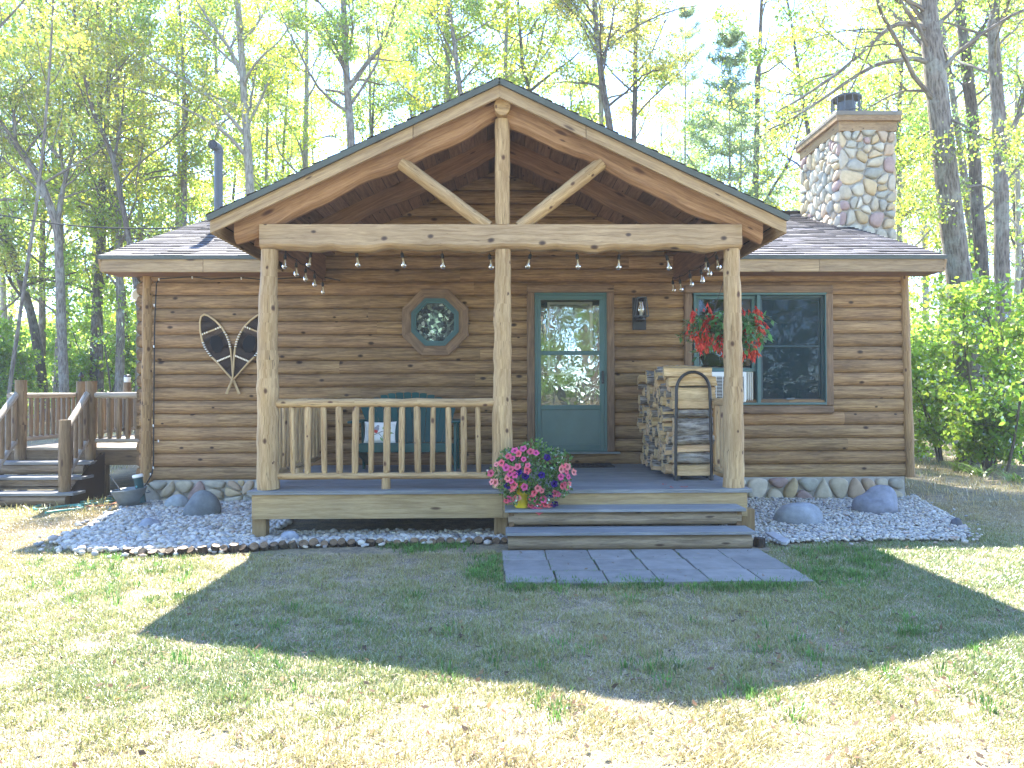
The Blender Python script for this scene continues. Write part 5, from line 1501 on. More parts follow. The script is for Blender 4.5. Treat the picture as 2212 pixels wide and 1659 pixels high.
def pebbles(name, poly, n, smin, smax, seed, extra=()):
    g = np.random.default_rng(seed)
    a = np.array(poly); lo, hi = a.min(0), a.max(0)
    px = g.uniform(lo[0], hi[0], n * 3); py = g.uniform(lo[1], hi[1], n * 3)
    k = inpoly(px, py, poly); px, py = px[k][:n], py[k][:n]
    nb = 160; e0 = g.integers(0, len(poly), nb); tt = g.random(nb); a1 = np.roll(a, -1, 0); sp = a[e0] + (a1[e0] - a[e0]) * tt[:, None] + g.normal(0, .09, (nb, 2)); sp = sp[(sp[:, 1] < -.3) & ~((np.abs(sp[:, 0]) < 2.45) & (sp[:, 1] > -2.7)) & ~((sp[:, 0] > -.06) & (sp[:, 0] < 2.36))]
    px = np.concatenate([px, sp[:, 0]]); py = np.concatenate([py, sp[:, 1]])
    for ex, ey, er in extra:
        k = (px - ex) ** 2 + (py - ey) ** 2 > er * er; px, py = px[k], py[k]
    n = len(px)
    bv = np.array([tuple(v) for v in ICO[1][0]], np.float32); bf = np.array(ICO[1][1], np.int32)
    s = g.uniform(smin, smax, (n, 1)) * np.where(g.random((n, 1)) < .08, 1.5, 1.0)
    sc = s * np.stack([g.uniform(.8, 1.35, n), g.uniform(.7, 1.1, n), g.uniform(.42, .75, n)], 1)
    th = g.uniform(0, PI, n); ct, st = np.cos(th), np.sin(th); tl = g.normal(0, .3, n); cl, sl_ = np.cos(tl), np.sin(tl)
    v = bv[None] * sc[:, None, :]
    v = v * (1 + .10 * np.sin(bv[None] * 2.3 + g.uniform(0, 6, (n, 1, 3))))
    x, y, z = v[..., 0], v[..., 1], v[..., 2]
    x, z = x * cl[:, None] - z * sl_[:, None], x * sl_[:, None] + z * cl[:, None]
    x, y = x * ct[:, None] - y * st[:, None], x * st[:, None] + y * ct[:, None]
    pz = .010 + g.uniform(0, 1, n) ** 1.3 * .020 + .008 * np.sin(px * 4) * np.cos(py * 5)
    Vt = np.stack([x + px[:, None], y + py[:, None], z + pz[:, None]], -1).reshape(-1, 3)
    Ft = (bf[None] + (np.arange(n) * len(bv))[:, None, None]).reshape(-1, 3)
    pal = np.array([(.52, .53, .55), (.62, .62, .61), (.42, .45, .50), (.34, .36, .40), (.68, .66, .62), (.50, .46, .40), (.56, .57, .60), (.44, .42, .43), (.28, .28, .30), (.60, .54, .46), (.50, .40, .37)])
    c = np.array((.86, .82, .74)) * pal[g.choice(len(pal), n, p=np.array([16, 17, 14, 9, 12, 6, 12, 6, 3, 4, 1.5]) / 100.5)] * g.uniform(.85, 1.15, (n, 1))
    o = big(name, Vt, Ft, np.repeat(c, len(bf), axis=0), M['pebble'], None, True)
    o['kind'] = 'stuff'; o['label'] = 'pale river pebbles filling the bed beside the porch'
    return o
# boulders: (u0, u1, vtop, vbase, colour, label)
BL = [(387, 470, 1065, 1119, (.17, .19, .20), 'largest dark grey boulder, left of the porch against the stone foundation', 3),
      (352, 402, 1073, 1100, (.36, .40, .42), 'pale streaked stone tucked behind the largest dark boulder', 4),
      (294, 343, 1118, 1143, (.33, .36, .42), 'flat bluish stone half buried in the left pebbles', 5),
      (600, 642, 1146, 1170, (.36, .39, .45), 'low flat stone in the pebbles before the porch skirt', 6),
      (1689, 1781, 1090, 1136, (.30, .33, .37), 'broad grey boulder in the right bed, nearer the porch steps', 7),
      (1862, 1946, 1058, 1112, (.27, .29, .35), 'blue grey boulder at the foundation, nearer the right cabin corner', 8),
      (2058, 2082, 1122, 1140, (.10, .11, .14), 'small dark stone at the right edge of the pebble bed', 9),
      (2073, 2096, 1132, 1146, (.42, .38, .36), 'small tan stone beside the dark one at the right pebble edge', 10)]
ex = []
for u0, u1, v0, v1, c, lab, sd in BL:
    b = G((u0 + u1) / 2, v1, 0.0); s = 1609 / (b.y - CAM.y); w = (u1 - u0) / s; h = (v1 - v0) / s
    dep = w * .36
    m = MB(); c = tuple(x * .8 for x in c); m.ball((b.x, b.y + dep * .8, h * .22), (w * .5, dep, h * .80), 4, col=c, noise=.2, seed=sd)
    m.build('boulder', M['boulder'])
    o = bpy.context.scene.objects[-1] if False else COL.objects[-1]
    tag(o, lab, 'boulder', 'boulders in the pebble beds'); ex.append((b.x, b.y + dep * .8, w * .36))
pebbles('river_pebbles', bedL, 7600, .020, .037, 5, ex)
pebbles('river_pebbles', bedR, 12000, .011, .023, 6, ex)
# slate slab
m = MB(); P = [G(u, v, .045) for u, v in ((1652, 1149), (1672, 1148), (1706, 1165), (1699, 1171), (1688, 1170))]
m.add(P + [p - V3((0, 0, .03)) for p in P], [(4, 3, 2, 1, 0), (5, 6, 7, 8, 9)] + [(i, (i + 1) % 5, 5 + (i + 1) % 5, 5 + i) for i in range(5)], None, (.36, .36, .37))
tag(m.build('slate_slab', M['boulder'], bevel=.006), 'thin pale flagstone slab leaning at the right end of the steps', 'slab')
# log stub edging along the front of the left bed
q = random.Random(14)
path = [G(u, v, 0) for u, v in ((266, 1197), (330, 1199), (420, 1195), (520, 1189), (640, 1181), (760, 1177), (900, 1174), (1000, 1172), (1088, 1171))]
d_ = [0]
for a, b in zip(path[:-1], path[1:]): d_.append(d_[-1] + (b - a).length)
s = 0.0; k = 0
while s < d_[-1]:
    r = q.uniform(.034, .047)
    x = np.interp(s + r, d_, [p.x for p in path]); y = np.interp(s + r, d_, [p.y for p in path])
    far = s > d_[-1] * .55
    h = q.uniform(.035, .065) if not far else q.uniform(.02, .045)
    tl = V3((q.uniform(-.4, .4), q.uniform(-1.1, .0), 1)).normalized()
    c = V3((x, y + q.uniform(-.012, .012), .0))
    m = MB(); g = q.uniform(.7, 1.25)
    m.tube([c - tl * .03, c + tl * h * .5, c + tl * h], [r * .97, r, r * .96], 11, bump=.05, col=(g * .55, g * .5, g * .45), mat=0, caps=False)
    n_ = tl.orthogonal().normalized(); b_ = tl.cross(n_)
    top = [c + tl * (h + q.uniform(-.004, .004)) + (n_ * math.cos(a) + b_ * math.sin(a)) * r * .95 for a in np.linspace(0, 2 * PI, 12)[:-1]]
    m.add(top, [list(range(11))], [[(p.x * 6, p.y) for p in top]], (g * 1.0, g * .95, g * .9), 1)
    o = m.build('edging_stub', [M['barkdark'], M['deckwood']])
    lab = {0: 'first short log stub at the left end of the pebble bed edging'}.get(k, 'short upright log stub edging the pebbles before the porch')
    tag(o, lab, 'log edging', 'log stubs edging the left pebble bed'); s += 2 * r * q.uniform(1.0, 1.12); k += 1
m = MB(); p = G(1640, 1178, 0); m.tube([p + V3((0, 0, -.02)), p + V3((.004, 0, .07))], [.055, .052], 12, bump=.05, col=(.5, .45, .42)); tag(m.build('wood_stump', M['barkdark']), 'dark round wood stub at the right foot of the steps', 'stump')
# pavers
q = random.Random(23); PX0, PY0 = .0, -3.12; ps = .386
rowl = ('beside the bottom step', 'in the middle row', 'in the front row by the grass')
coll = ('first from the left edge', 'second from the left edge', 'third from the left edge', 'third from the right edge', 'second from the right edge', 'last at the right edge')
for r in range(3):
    for c in range(6):
        x = PX0 + ps * (c + .5) + q.uniform(-.006, .006) + .012 * r; y = PY0 - ps * (r + .5) + q.uniform(-.005, .005)
        g = q.uniform(.88, 1.12); m = MB()
        m.box((x, y, -.012 + q.uniform(-.003, .004)), (ps - .013, ps - .013, .05), rot=Matrix.Rotation(q.uniform(-.012, .012), 3, 'Z') @ Matrix.Rotation(q.uniform(-.006, .006), 3, 'X'), col=(g, g, g))
        tag(m.build('paver', M['paver'], bevel=.006), f'square grey concrete paver {rowl[r]}, {coll[c]}', 'paver', 'pavers before the porch steps')

# ------------------------------------------------------------------ grass
def noise2(x, y, f, seed):
    g = np.random.default_rng(seed); z = 0
    for i in range(9):
        a = g.uniform(0, 2 * PI); k = f * g.uniform(.5, 1.9); z = z + np.sin((x * math.cos(a) + y * math.sin(a)) * k + g.uniform(0, 6.28))
    return z / 3.2
def blades(N, seed, d0, d1, hmin, hmax, wid, lie, keep, colf, name, label):
    g = np.random.default_rng(seed)
    # even over the lawn, with the near strip a little denser
    y = CAM.y + d0 + (d1 - d0) * g.random(N) ** 1.35
    half = .74 * (y - CAM.y) + .6
    x = g.uniform(-1, 1, N) * half + .0
    ok = ~inpoly(x, y, bedL) & ~inpoly(x, y, bedR)
    ok &= ~((x > PX0 + .02) & (x < PX0 + 6 * ps) & (y > PY0 - 3 * ps + .02) & (y < PY0 + .2))
    ok &= ~((x > -2.45) & (x < 2.45) & (y > -3.15)) | (y < -3.16)
    ok &= ~((x > XL - .05) & (x < XR + .05) & (y > -.1))
    ok &= ~((x < -5.35) & (x > -7.1) & (y > -.35))
    pn = noise2(x, y, 1.4, 3); p2 = noise2(x, y, 7.0, 4); p3 = noise2(x, y, 22.0, 6)
    ok &= keep(x, y, pn, p2, p3, g)
    x, y, pn, p2, p3 = (a[ok] for a in (x, y, pn, p2, p3)); n = len(x)
    cl = np.clip(.75 + .22 * p2 + .25 * p3, .3, 1.5)
    h = g.uniform(hmin, hmax, n) * cl
    az = g.uniform(0, 2 * PI, n); ln = np.abs(g.normal(lie, .3, n))
    dx, dy = np.cos(az) * np.sin(ln), np.sin(az) * np.sin(ln); dz = np.cos(ln)
    wv = wid * g.uniform(.7, 1.3, n) * (.7 + .07 * (y - CAM.y)); sx, sy = -np.sin(az), np.cos(az)
    z = gz(x, y)
    b0 = np.stack([x - sx * wv / 2, y - sy * wv / 2, z - .003], 1); b1 = np.stack([x + sx * wv / 2, y + sy * wv / 2, z - .003], 1)
    md = np.stack([x + dx * h * .55, y + dy * h * .55, z + np.abs(dz) * h * .6 + .002], 1)
    tip = np.stack([x + dx * h * 1.2, y + dy * h * 1.2, z + np.abs(dz) * h * .85 + .004], 1)
    sv = np.stack([sx * wv * .38, sy * wv * .38, np.zeros(n)], 1)
    Vt = np.stack([b0, b1, md + sv, tip, md - sv], 1).reshape(-1, 3)
    k = np.arange(n) * 5
    Ft = np.concatenate([np.stack([k, k + 1, k + 2, k + 4], 1), np.stack([k + 4, k + 2, k + 3, k + 3], 1)])
    c = colf(x, y, pn, p2, g)
    # second face is a triangle: build as two meshes' worth in one by degenerate-free triangles
    T = np.concatenate([np.stack([k, k + 1, k + 2], 1), np.stack([k, k + 2, k + 4], 1), np.stack([k + 4, k + 2, k + 3], 1)])
    o = big(name, Vt, T, np.concatenate([c, c, c]), M['grass'])
    o['kind'] = 'stuff'; o['label'] = label
    return o
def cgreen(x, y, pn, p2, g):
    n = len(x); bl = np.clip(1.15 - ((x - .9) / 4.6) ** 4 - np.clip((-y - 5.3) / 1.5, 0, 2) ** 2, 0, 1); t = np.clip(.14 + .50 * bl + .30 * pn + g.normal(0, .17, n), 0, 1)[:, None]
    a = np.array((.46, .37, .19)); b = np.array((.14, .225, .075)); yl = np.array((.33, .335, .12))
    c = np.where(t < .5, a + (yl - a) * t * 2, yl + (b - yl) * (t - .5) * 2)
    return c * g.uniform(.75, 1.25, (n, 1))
def cstraw(x, y, pn, p2, g):
    n = len(x); k = g.random((n, 1))
    c = np.where(k < .7, np.array((.56, .45, .30)), np.where(k < .9, np.array((.64, .56, .43)), np.array((.30, .22, .15))))
    return c * g.uniform(.7, 1.2, (n, 1))
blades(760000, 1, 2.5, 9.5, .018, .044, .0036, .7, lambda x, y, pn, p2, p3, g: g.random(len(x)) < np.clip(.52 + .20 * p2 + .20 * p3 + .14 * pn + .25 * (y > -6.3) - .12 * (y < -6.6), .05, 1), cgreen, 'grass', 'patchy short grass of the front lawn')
blades(260000, 2, 2.5, 9.5, .02, .06, .0032, 1.4, lambda x, y, pn, p2, p3, g: g.random(len(x)) < np.clip(.55 - .2 * p2 - .22 * (y > -6.3), .06, 1), cstraw, 'dry_grass', 'dry straw coloured grass lying over the lawn')
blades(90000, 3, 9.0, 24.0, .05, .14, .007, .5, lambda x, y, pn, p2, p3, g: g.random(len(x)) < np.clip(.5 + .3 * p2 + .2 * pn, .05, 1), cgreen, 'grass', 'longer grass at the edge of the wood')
# greener tufts by the paving and under the pebble edge
def tufts(pts, seed, name, label, hm=.11, nb=46, sp=.05):
    g = np.random.default_rng(seed); Vt = []; T = []; C_ = []; k = 0
    for (x, y) in pts:
        nn = int(nb * g.uniform(.5, 1.4)); c0 = np.array((.11, .22, .055)) * g.uniform(.8, 1.4)
        for _ in range(nn):
            a = g.uniform(0, 6.28); r = abs(g.normal(0, sp)); bx_, by_ = x + math.cos(a) * r, y + math.sin(a) * r; h = hm * g.uniform(.4, 1.1); l = g.uniform(.1, .8); w = g.uniform(.004, .008)
            z = float(gz(bx_, by_)); ca, sa = math.cos(a), math.sin(a)
            Vt += [(bx_ - sa * w / 2, by_ + ca * w / 2, z), (bx_ + sa * w / 2, by_ - ca * w / 2, z), (bx_ + ca * h * l * .4 + sa * w * .4, by_ + sa * h * l * .4 - ca * w * .4, z + h * .6), (bx_ + ca * h * l, by_ + sa * h * l, z + h * (1 - .3 * l)), (bx_ + ca * h * l * .4 - sa * w * .4, by_ + sa * h * l * .4 + ca * w * .4, z + h * .6)]
            T += [(k, k + 1, k + 2), (k, k + 2, k + 4), (k + 4, k + 2, k + 3)]; c = c0 * g.uniform(.7, 1.4); C_ += [c] * 3; k += 5
    o = big(name, np.array(Vt), np.array(T), np.array(C_), M['grass']); o['kind'] = 'stuff'; o['label'] = label
tq = np.random.default_rng(8)
tp = [tuple(G(tq.uniform(830, 1010), tq.uniform(1172, 1192), 0).xy) for _ in range(26)] + [tuple(G(tq.uniform(1720, 1920), tq.uniform(1180, 1265), 0).xy) for _ in range(60)]
tp += [tuple(G(tq.uniform(1085, 1720), tq.uniform(1256, 1272), 0).xy) for _ in range(60)] + [tuple(G(tq.uniform(1010, 1085), tq.uniform(1200, 1262), 0).xy) for _ in range(22)]
tp += [tuple(G(tq.uniform(300, 2150), tq.uniform(1270, 1560), 0).xy) for _ in range(50)] + [tuple(G(tq.uniform(60, 420), tq.uniform(1185, 1300), 0).xy) for _ in range(36)]
tufts(tp, 5, 'grass', 'green tufts of taller grass round the paving', .05, 60, .085)
jt = [(PX0 + ps * c + .012 * r + tq.normal(0, .01), PY0 - ps * (r + tq.uniform(0, 1))) for c in range(1, 6) for r in range(3) if tq.random() < .8 for _ in range(2)] + [(PX0 + ps * tq.uniform(1, 6), PY0 - ps * r) for r in (1, 2) for _ in range(9)]
tufts(jt, 6, 'dry_grass', 'dry grass growing in the paver joints', .035, 26, .02)
# dead leaves and bark crumbs
g = np.random.default_rng(15); n = 1600
P = np.array([tuple(G(g.uniform(-60, 2270), g.uniform(1040, 1655) if g.random() < .75 else g.uniform(1000, 1200), .012)) for _ in range(n)])
ok = ~inpoly(P[:, 0], P[:, 1], bedL) & ~inpoly(P[:, 0], P[:, 1], bedR) & ~((np.abs(P[:, 0]) < 2.5) & (P[:, 1] > -3.2) & (P[:, 1] < .2)) & ~((P[:, 0] > XL) & (P[:, 0] < XR) & (P[:, 1] > -.1)); P = P[ok]
a = g.normal(size=(len(P), 3)); a[:, 2] *= .25; a /= np.linalg.norm(a, axis=1, keepdims=True); b = np.cross(a, np.array((0, 0, 1.0)) + g.normal(0, .35, (len(P), 3))); b /= np.linalg.norm(b, axis=1, keepdims=True)
s = g.uniform(.012, .05, (len(P), 1))
V = np.stack([P - a * s * .5, P + b * s * .25 - a * s * .1, P + a * s * .5 + np.array((0, 0, .006)), P - b * s * .25], 1).reshape(-1, 3)
pal = np.array([(.18, .11, .07), (.10, .075, .055), (.30, .20, .11), (.24, .17, .12)])
o = big('leaf_litter', V, np.arange(4 * len(P)).reshape(-1, 4), pal[g.integers(0, 4, len(P))], M['grass']); o['kind'] = 'stuff'; o['label'] = 'scattered dead leaves and bark crumbs on the lawn'
# ================================================================== trees
class TB:
    def __init__(s, seed, nsub=(14, 5, 3), lpt=34, leaf=(.09, .16), sig=.22, grav=.02, mat='leaf', bfac=.42):
        s.mb = MB(); s.P = []; s.q = random.Random(seed); s.rg = np.random.default_rng(seed)
        s.nsub, s.lpt, s.leaf, s.sig, s.grav, s.mat, s.bfac = nsub, lpt, leaf, sig, grav, mat, bfac
    def branch(s, p, d, L, r, level):
        q = s.q; n = (7, 6, 4, 3)[level]; pts = [p]; dirs = [d]
        for i in range(n):
            d = (d + V3((q.gauss(0, .17), q.gauss(0, .17), q.gauss(0, .12) + s.grav))).normalized()
            p = p + d * (L / n); pts.append(p); dirs.append(d)
        s.limb(pts, r, level)
    def limb(s, pts, r, level, rend=.3, nsub=None):
        q = s.q; n = len(pts) - 1
        rad = [max(.004, r * (1 + (rend - 1) * i / n)) for i in range(n + 1)]
        s.mb.tube(pts, rad, (12, 7, 5, 3)[level], caps=False, bump=.05 if level < 2 else 0, rng=q)
        L = sum((b - a).length for a, b in zip(pts[:-1], pts[1:]))
        if level < 3:
            for k in range(nsub if nsub is not None else s.nsub[level]):
                t = q.uniform(.25, 1.0) * n; i = min(int(t), n - 1); p = pts[i] + (pts[i + 1] - pts[i]) * (t - i)
                d0 = (pts[i + 1] - pts[i]).normalized(); ax = V3((q.gauss(0, 1), q.gauss(0, 1), q.gauss(0, 1)))
                ax = (ax - d0 * ax.dot(d0)).normalized(); a = q.uniform(.5, 1.15)
                d = (d0 * math.cos(a) + ax * math.sin(a)); d.z += .08
                s.branch(p, d.normalized(), min(L, 4.0) * q.uniform(.32, .55) * (1 - .25 * t / n), max(.005, rad[i] * .5), level + 1)
        if level >= 2:
            m = s.lpt if level == 3 else s.lpt // 2
            for _ in range(m):
                t = q.uniform(.3, 1.1) * n; i = min(int(t), n - 1); p = pts[i] + (pts[i + 1] - pts[i]) * min(t - i, 1.1)
                s.P.append((p.x + q.gauss(0, s.sig), p.y + q.gauss(0, s.sig), p.z + q.gauss(0, s.sig * .55)))
    def trunk(s, pts, rads, first, nb, blen, up=.45, lo=None):
        """main stem through pts, with nb boughs from the share 'first' of its length upward"""
        q = s.q
        s.mb.tube(pts, rads, 14, caps=True, bump=.05, rng=q)
        n = len(pts) - 1; az = q.uniform(0, 6.28)
        for k in range(nb):
            f = first + (1 - first) * (k + q.random()) / nb; t = f * n; i = min(int(t), n - 1)
            p = pts[i] + (pts[i + 1] - pts[i]) * (t - i); az += 2.4 + q.uniform(-.5, .5)
            el = q.uniform(up - .35, up + .35) + .4 * f
            d = V3((math.cos(az) * math.cos(el), math.sin(az) * math.cos(el), math.sin(el)))
            s.branch(p, d, blen * q.uniform(.65, 1.2) * (1.1 - .55 * (f - first) / (1 - first + 1e-6)), rads[i] * s.bfac, 1)
    def finish(s, name, loc, label, cat='tree', group=None, bark='bark', origin=None, tint=(1, 1, 1), crown='crown', stem='trunk'):
        root = empty(name, loc, label, cat, group)
        s.mb.build(stem, M[bark], root)
        P = np.array(s.P)
        V, Fc = leafcloud(P, s.rg.uniform(*s.leaf, len(P)), s.rg, bias=np.array((0, 0, -.25)), asp=.33, pref=-.6)
        c = s.rg.uniform(.65, 1.25, (len(P), 1)) * np.array(tint) * np.stack([s.rg.uniform(.85, 1.25, len(P)), np.ones(len(P)), s.rg.uniform(.6, 1.2, len(P))], 1)
        big(crown, V, Fc, c, M[s.mat], root)
        return root
def smooth(pts, k=4):
    out = []
    for i in range(len(pts) - 1):
        a, b, c, d = pts[max(i - 1, 0)], pts[i], pts[i + 1], pts[min(i + 2, len(pts) - 1)]
        for j in range(k):
            t = j / k
            out.append(.5 * ((2 * b) + (c - a) * t + (2 * a - 5 * b + 4 * c - d) * t * t + (3 * b - a - 3 * c + d) * t ** 3))
    return out + [pts[-1]]
def big_tree(label, d, px, w0, w1, bark, seed, limbs=(), nb=16, first=.35, blen=3.4, ext=4.0, cat='tree', group=None, name='forest_tree', dy=0.0, **kw):
    """a tree whose stem follows the outline px (picture units, bottom to top) at its own distance d"""
    Yt = CAM.y + d
    pts = [W(u, v, Yt + dy * i) for i, (u, v) in enumerate(px)]
    base = pts[0].copy(); gz0 = float(gz(base.x, base.y))
    if base.z > gz0: pts.insert(0, V3((base.x + (base.x - pts[1].x) * min(1.0, (base.z - gz0) / max(.1, pts[1].z - base.z)) * .4, base.y, gz0 - .15)))
    dr = (pts[-1] - pts[-2]).normalized()
    pts.append(pts[-1] + (dr + V3((0, 0, .6))).normalized() * ext)
    pts = smooth(pts, 4)
    r0, r1 = w0 * d / F / 2, w1 * d / F / 2; n = len(pts) - 1
    rads = [r0 + (r1 - r0) * min(1, i / (n * .8)) for i in range(n + 1)]
    for i in range(n * 4 // 5, n + 1): rads[i] = r1 * (1 - .75 * (i - n * .8) / (n * .2))
    rads[0] *= 1.35; rads[1] *= 1.12
    tb = TB(seed, **kw)
    tb.trunk(pts, [max(.02, r) for r in rads], first, nb, blen)
    for lp, lw, ldy in limbs:
        q_ = [W(u, v, Yt + ldy * i) for i, (u, v) in enumerate(lp)]
        tb.limb(smooth(q_, 3), lw * d / F / 2, 1, .25, nsub=8)
    tq_ = random.Random(seed); return tb.finish(name, (pts[0].x, pts[0].y, gz0), label, cat, group, bark, tint=(tq_.uniform(.75, 1.2), tq_.uniform(.9, 1.08), tq_.uniform(.6, 1.3)))

OAK = dict(nsub=(14, 5, 3), lpt=34, leaf=(.07, .12), sig=.17)
big_tree('forked grey trunk rising behind the wooden deck, splitting in two above the railing', 24, [(138, 838), (133, 700), (128, 560), (122, 490), (90, 400), (48, 330), (10, 285), (-40, 180)], 21, 12, 'bark', 101,
         limbs=[([(124, 500), (130, 440), (143, 380), (158, 325), (166, 250)], 13, .15), ([(128, 340), (90, 300), (40, 290), (-10, 300)], 7, .2)], nb=14, first=.5, **OAK)
big_tree('dark straight trunk between the forked tree and the left cabin corner', 27, [(217, 830), (215, 640), (219, 440), (216, 260), (214, 120), (210, 0)], 14, 9, 'barkdark', 102, nb=14, first=.3, **OAK)
big_tree('slim tree leaning left, its foot hidden by the left cabin corner', 23, [(312, 760), (282, 540), (262, 430), (240, 330), (206, 250), (180, 150), (160, 20)], 13, 8, 'barkdark', 103, limbs=[([(245, 350), (262, 260), (270, 160)], 7, .3)], nb=14, first=.4, **OAK)
big_tree('pale thin trunk leaning right at the far left edge', 18, [(20, 850), (42, 690), (64, 540), (84, 400), (100, 240), (112, 60)], 9, 5, 'bark', 104, nb=8, first=.62, **OAK)
big_tree('dark leaning trunk beyond the deck railing, left of the forked tree', 27, [(92, 832), (72, 700), (46, 610), (18, 520), (-20, 400)], 22, 12, 'barkdark', 105, nb=8, first=.4, **OAK)
big_tree('tall pale trunk with long slanting boughs, left of the porch gable', 25, [(545, 620), (540, 410), (533, 290), (527, 200), (520, 90), (512, -20)], 21, 13, 'barkpale', 106,
         limbs=[([(524, 170), (498, 110), (470, 70), (430, 10), (400, -50)], 10, -.2), ([(540, 350), (500, 300), (450, 262), (380, 225), (300, 195), (235, 185)], 9, -.35), ([(536, 300), (480, 235), (410, 180), (330, 130), (250, 70)], 9, -.3), ([(530, 280), (570, 200), (600, 120)], 8, .2)], nb=12, first=.45, **OAK)
big_tree('thick grey forked trunk directly above the left porch rake', 24, [(762, 520), (758, 300), (752, 220), (747, 130), (742, 0)], 20, 13, 'bark', 107,
         limbs=[([(754, 190), (790, 140), (830, 90), (852, 20), (870, -50)], 12, .1), ([(750, 150), (720, 90), (690, 30)], 7, .3)], nb=14, first=.4, **OAK)
big_tree('slim straight trunk just left of the porch ridge', 29, [(966, 460), (969, 215), (968, 110), (967, -10)], 10, 7, 'bark', 108, limbs=[([(967, 160), (930, 120), (905, 50)], 5, .1), ([(968, 215), (1020, 150), (1080, 95), (1160, 60)], 6, .2)], nb=13, first=.3, **OAK)
big_tree('tree with several dark spreading boughs right behind the porch ridge', 28, [(1140, 480), (1142, 215), (1130, 150), (1126, 100), (1120, 20)], 10, 6, 'barkdark', 109, limbs=[([(1140, 185), (1160, 130), (1175, 60), (1190, 0)], 7, .1), ([(1141, 200), (1190, 160), (1235, 128), (1260, 100)], 7, -.1)], nb=10, first=.4, **OAK)
big_tree('dark mossy trunk leaning left above the right porch rake', 25, [(1340, 520), (1318, 281), (1304, 200), (1294, 120), (1288, 60), (1283, -20)], 17, 11, 'barkdark', 110, limbs=[([(1297, 150), (1316, 80), (1330, 0)], 8, .2), ([(1290, 90), (1250, 30), (1225, -30)], 7, -.1)], nb=14, first=.35, **OAK)
big_tree('thin dark straight trunk to the right of the mossy leaning one', 27, [(1368, 520), (1369, 302), (1372, 195), (1373, 100), (1377, 0)], 12, 9, 'barkdark', 111, limbs=[([(1370, 200), (1400, 160), (1430, 140)], 5, .1)], nb=12, first=.3, **OAK)
# the three big trunks beside the chimney, with bare lower boughs
BIG = dict(nsub=(10, 5, 3), lpt=26, leaf=(.05, .085), sig=.18, bfac=.24)
big_tree('thickest oak trunk right of the stone chimney, with long bare boughs arching left', 15, [(2106, 1004), (2098, 860), (2075, 640), (2056, 480), (2034, 290), (2018, 140), (2004, -10)], 58, 40, 'bark', 112,
         limbs=[([(2016, 70), (1970, 52), (1925, 58), (1870, 105), (1820, 150), (1770, 185), (1725, 215), (1680, 240)], 13, -.15), ([(2025, 148), (1985, 128), (1940, 130), (1890, 142), (1840, 170), (1790, 205), (1745, 235), (1700, 262), (1660, 280)], 12, -.05),
                ([(2040, 205), (1990, 196), (1940, 200), (1890, 225), (1850, 250)], 8, .15), ([(2045, 330), (1990, 340), (1940, 350)], 6, -.1), ([(2068, 455), (2020, 448), (1975, 455), (1940, 470)], 6, -.2), ([(2010, 30), (1960, 0), (1900, -20), (1840, -60)], 10, -.2), ([(2020, 60), (2070, 10), (2110, -40)], 10, .2), ([(2035, 250), (2080, 270), (2130, 300), (2180, 310)], 7, -.3)], nb=10, first=.62, blen=4.2, ext=5, **BIG)
big_tree('grey trunk standing just right of the thickest oak', 18.5, [(2135, 960), (2128, 720), (2120, 560), (2108, 400), (2100, 250), (2086, 120), (2072, -10)], 29, 22, 'barkdark', 113, limbs=[([(2100, 240), (2140, 200), (2180, 180), (2230, 175)], 6, .2), ([(2105, 300), (2060, 270), (2020, 280), (1980, 300)], 6, -.2), ([(2085, 120), (2125, 60), (2150, -10)], 8, .1)], nb=10, first=.55, blen=3.4, ext=5, **BIG)
big_tree('rightmost of the big trunks beside the chimney, forking near the top', 17, [(2172, 980), (2168, 740), (2164, 560), (2163, 420), (2157, 260), (2148, 120), (2145, 60), (2152, -20)], 34, 22, 'bark', 114, limbs=[([(2146, 80), (2170, 30), (2185, -30)], 15, .05), ([(2160, 330), (2200, 250), (2215, 180), (2222, 90)], 14, .05), ([(2160, 420), (2120, 400), (2080, 410), (2040, 440)], 6, -.2)], nb=10, first=.55, blen=3.4, ext=5, **BIG)
big_tree('tall tree at the left border whose boughs reach over the deck', 14.5, [(-75, 900), (-70, 500), (-62, 100), (-55, -200)], 30, 20, 'bark', 120, nb=16, first=.5, blen=5.2, ext=3, nsub=(12, 5, 3), lpt=40, leaf=(.05, .085), sig=.16, bfac=.25)
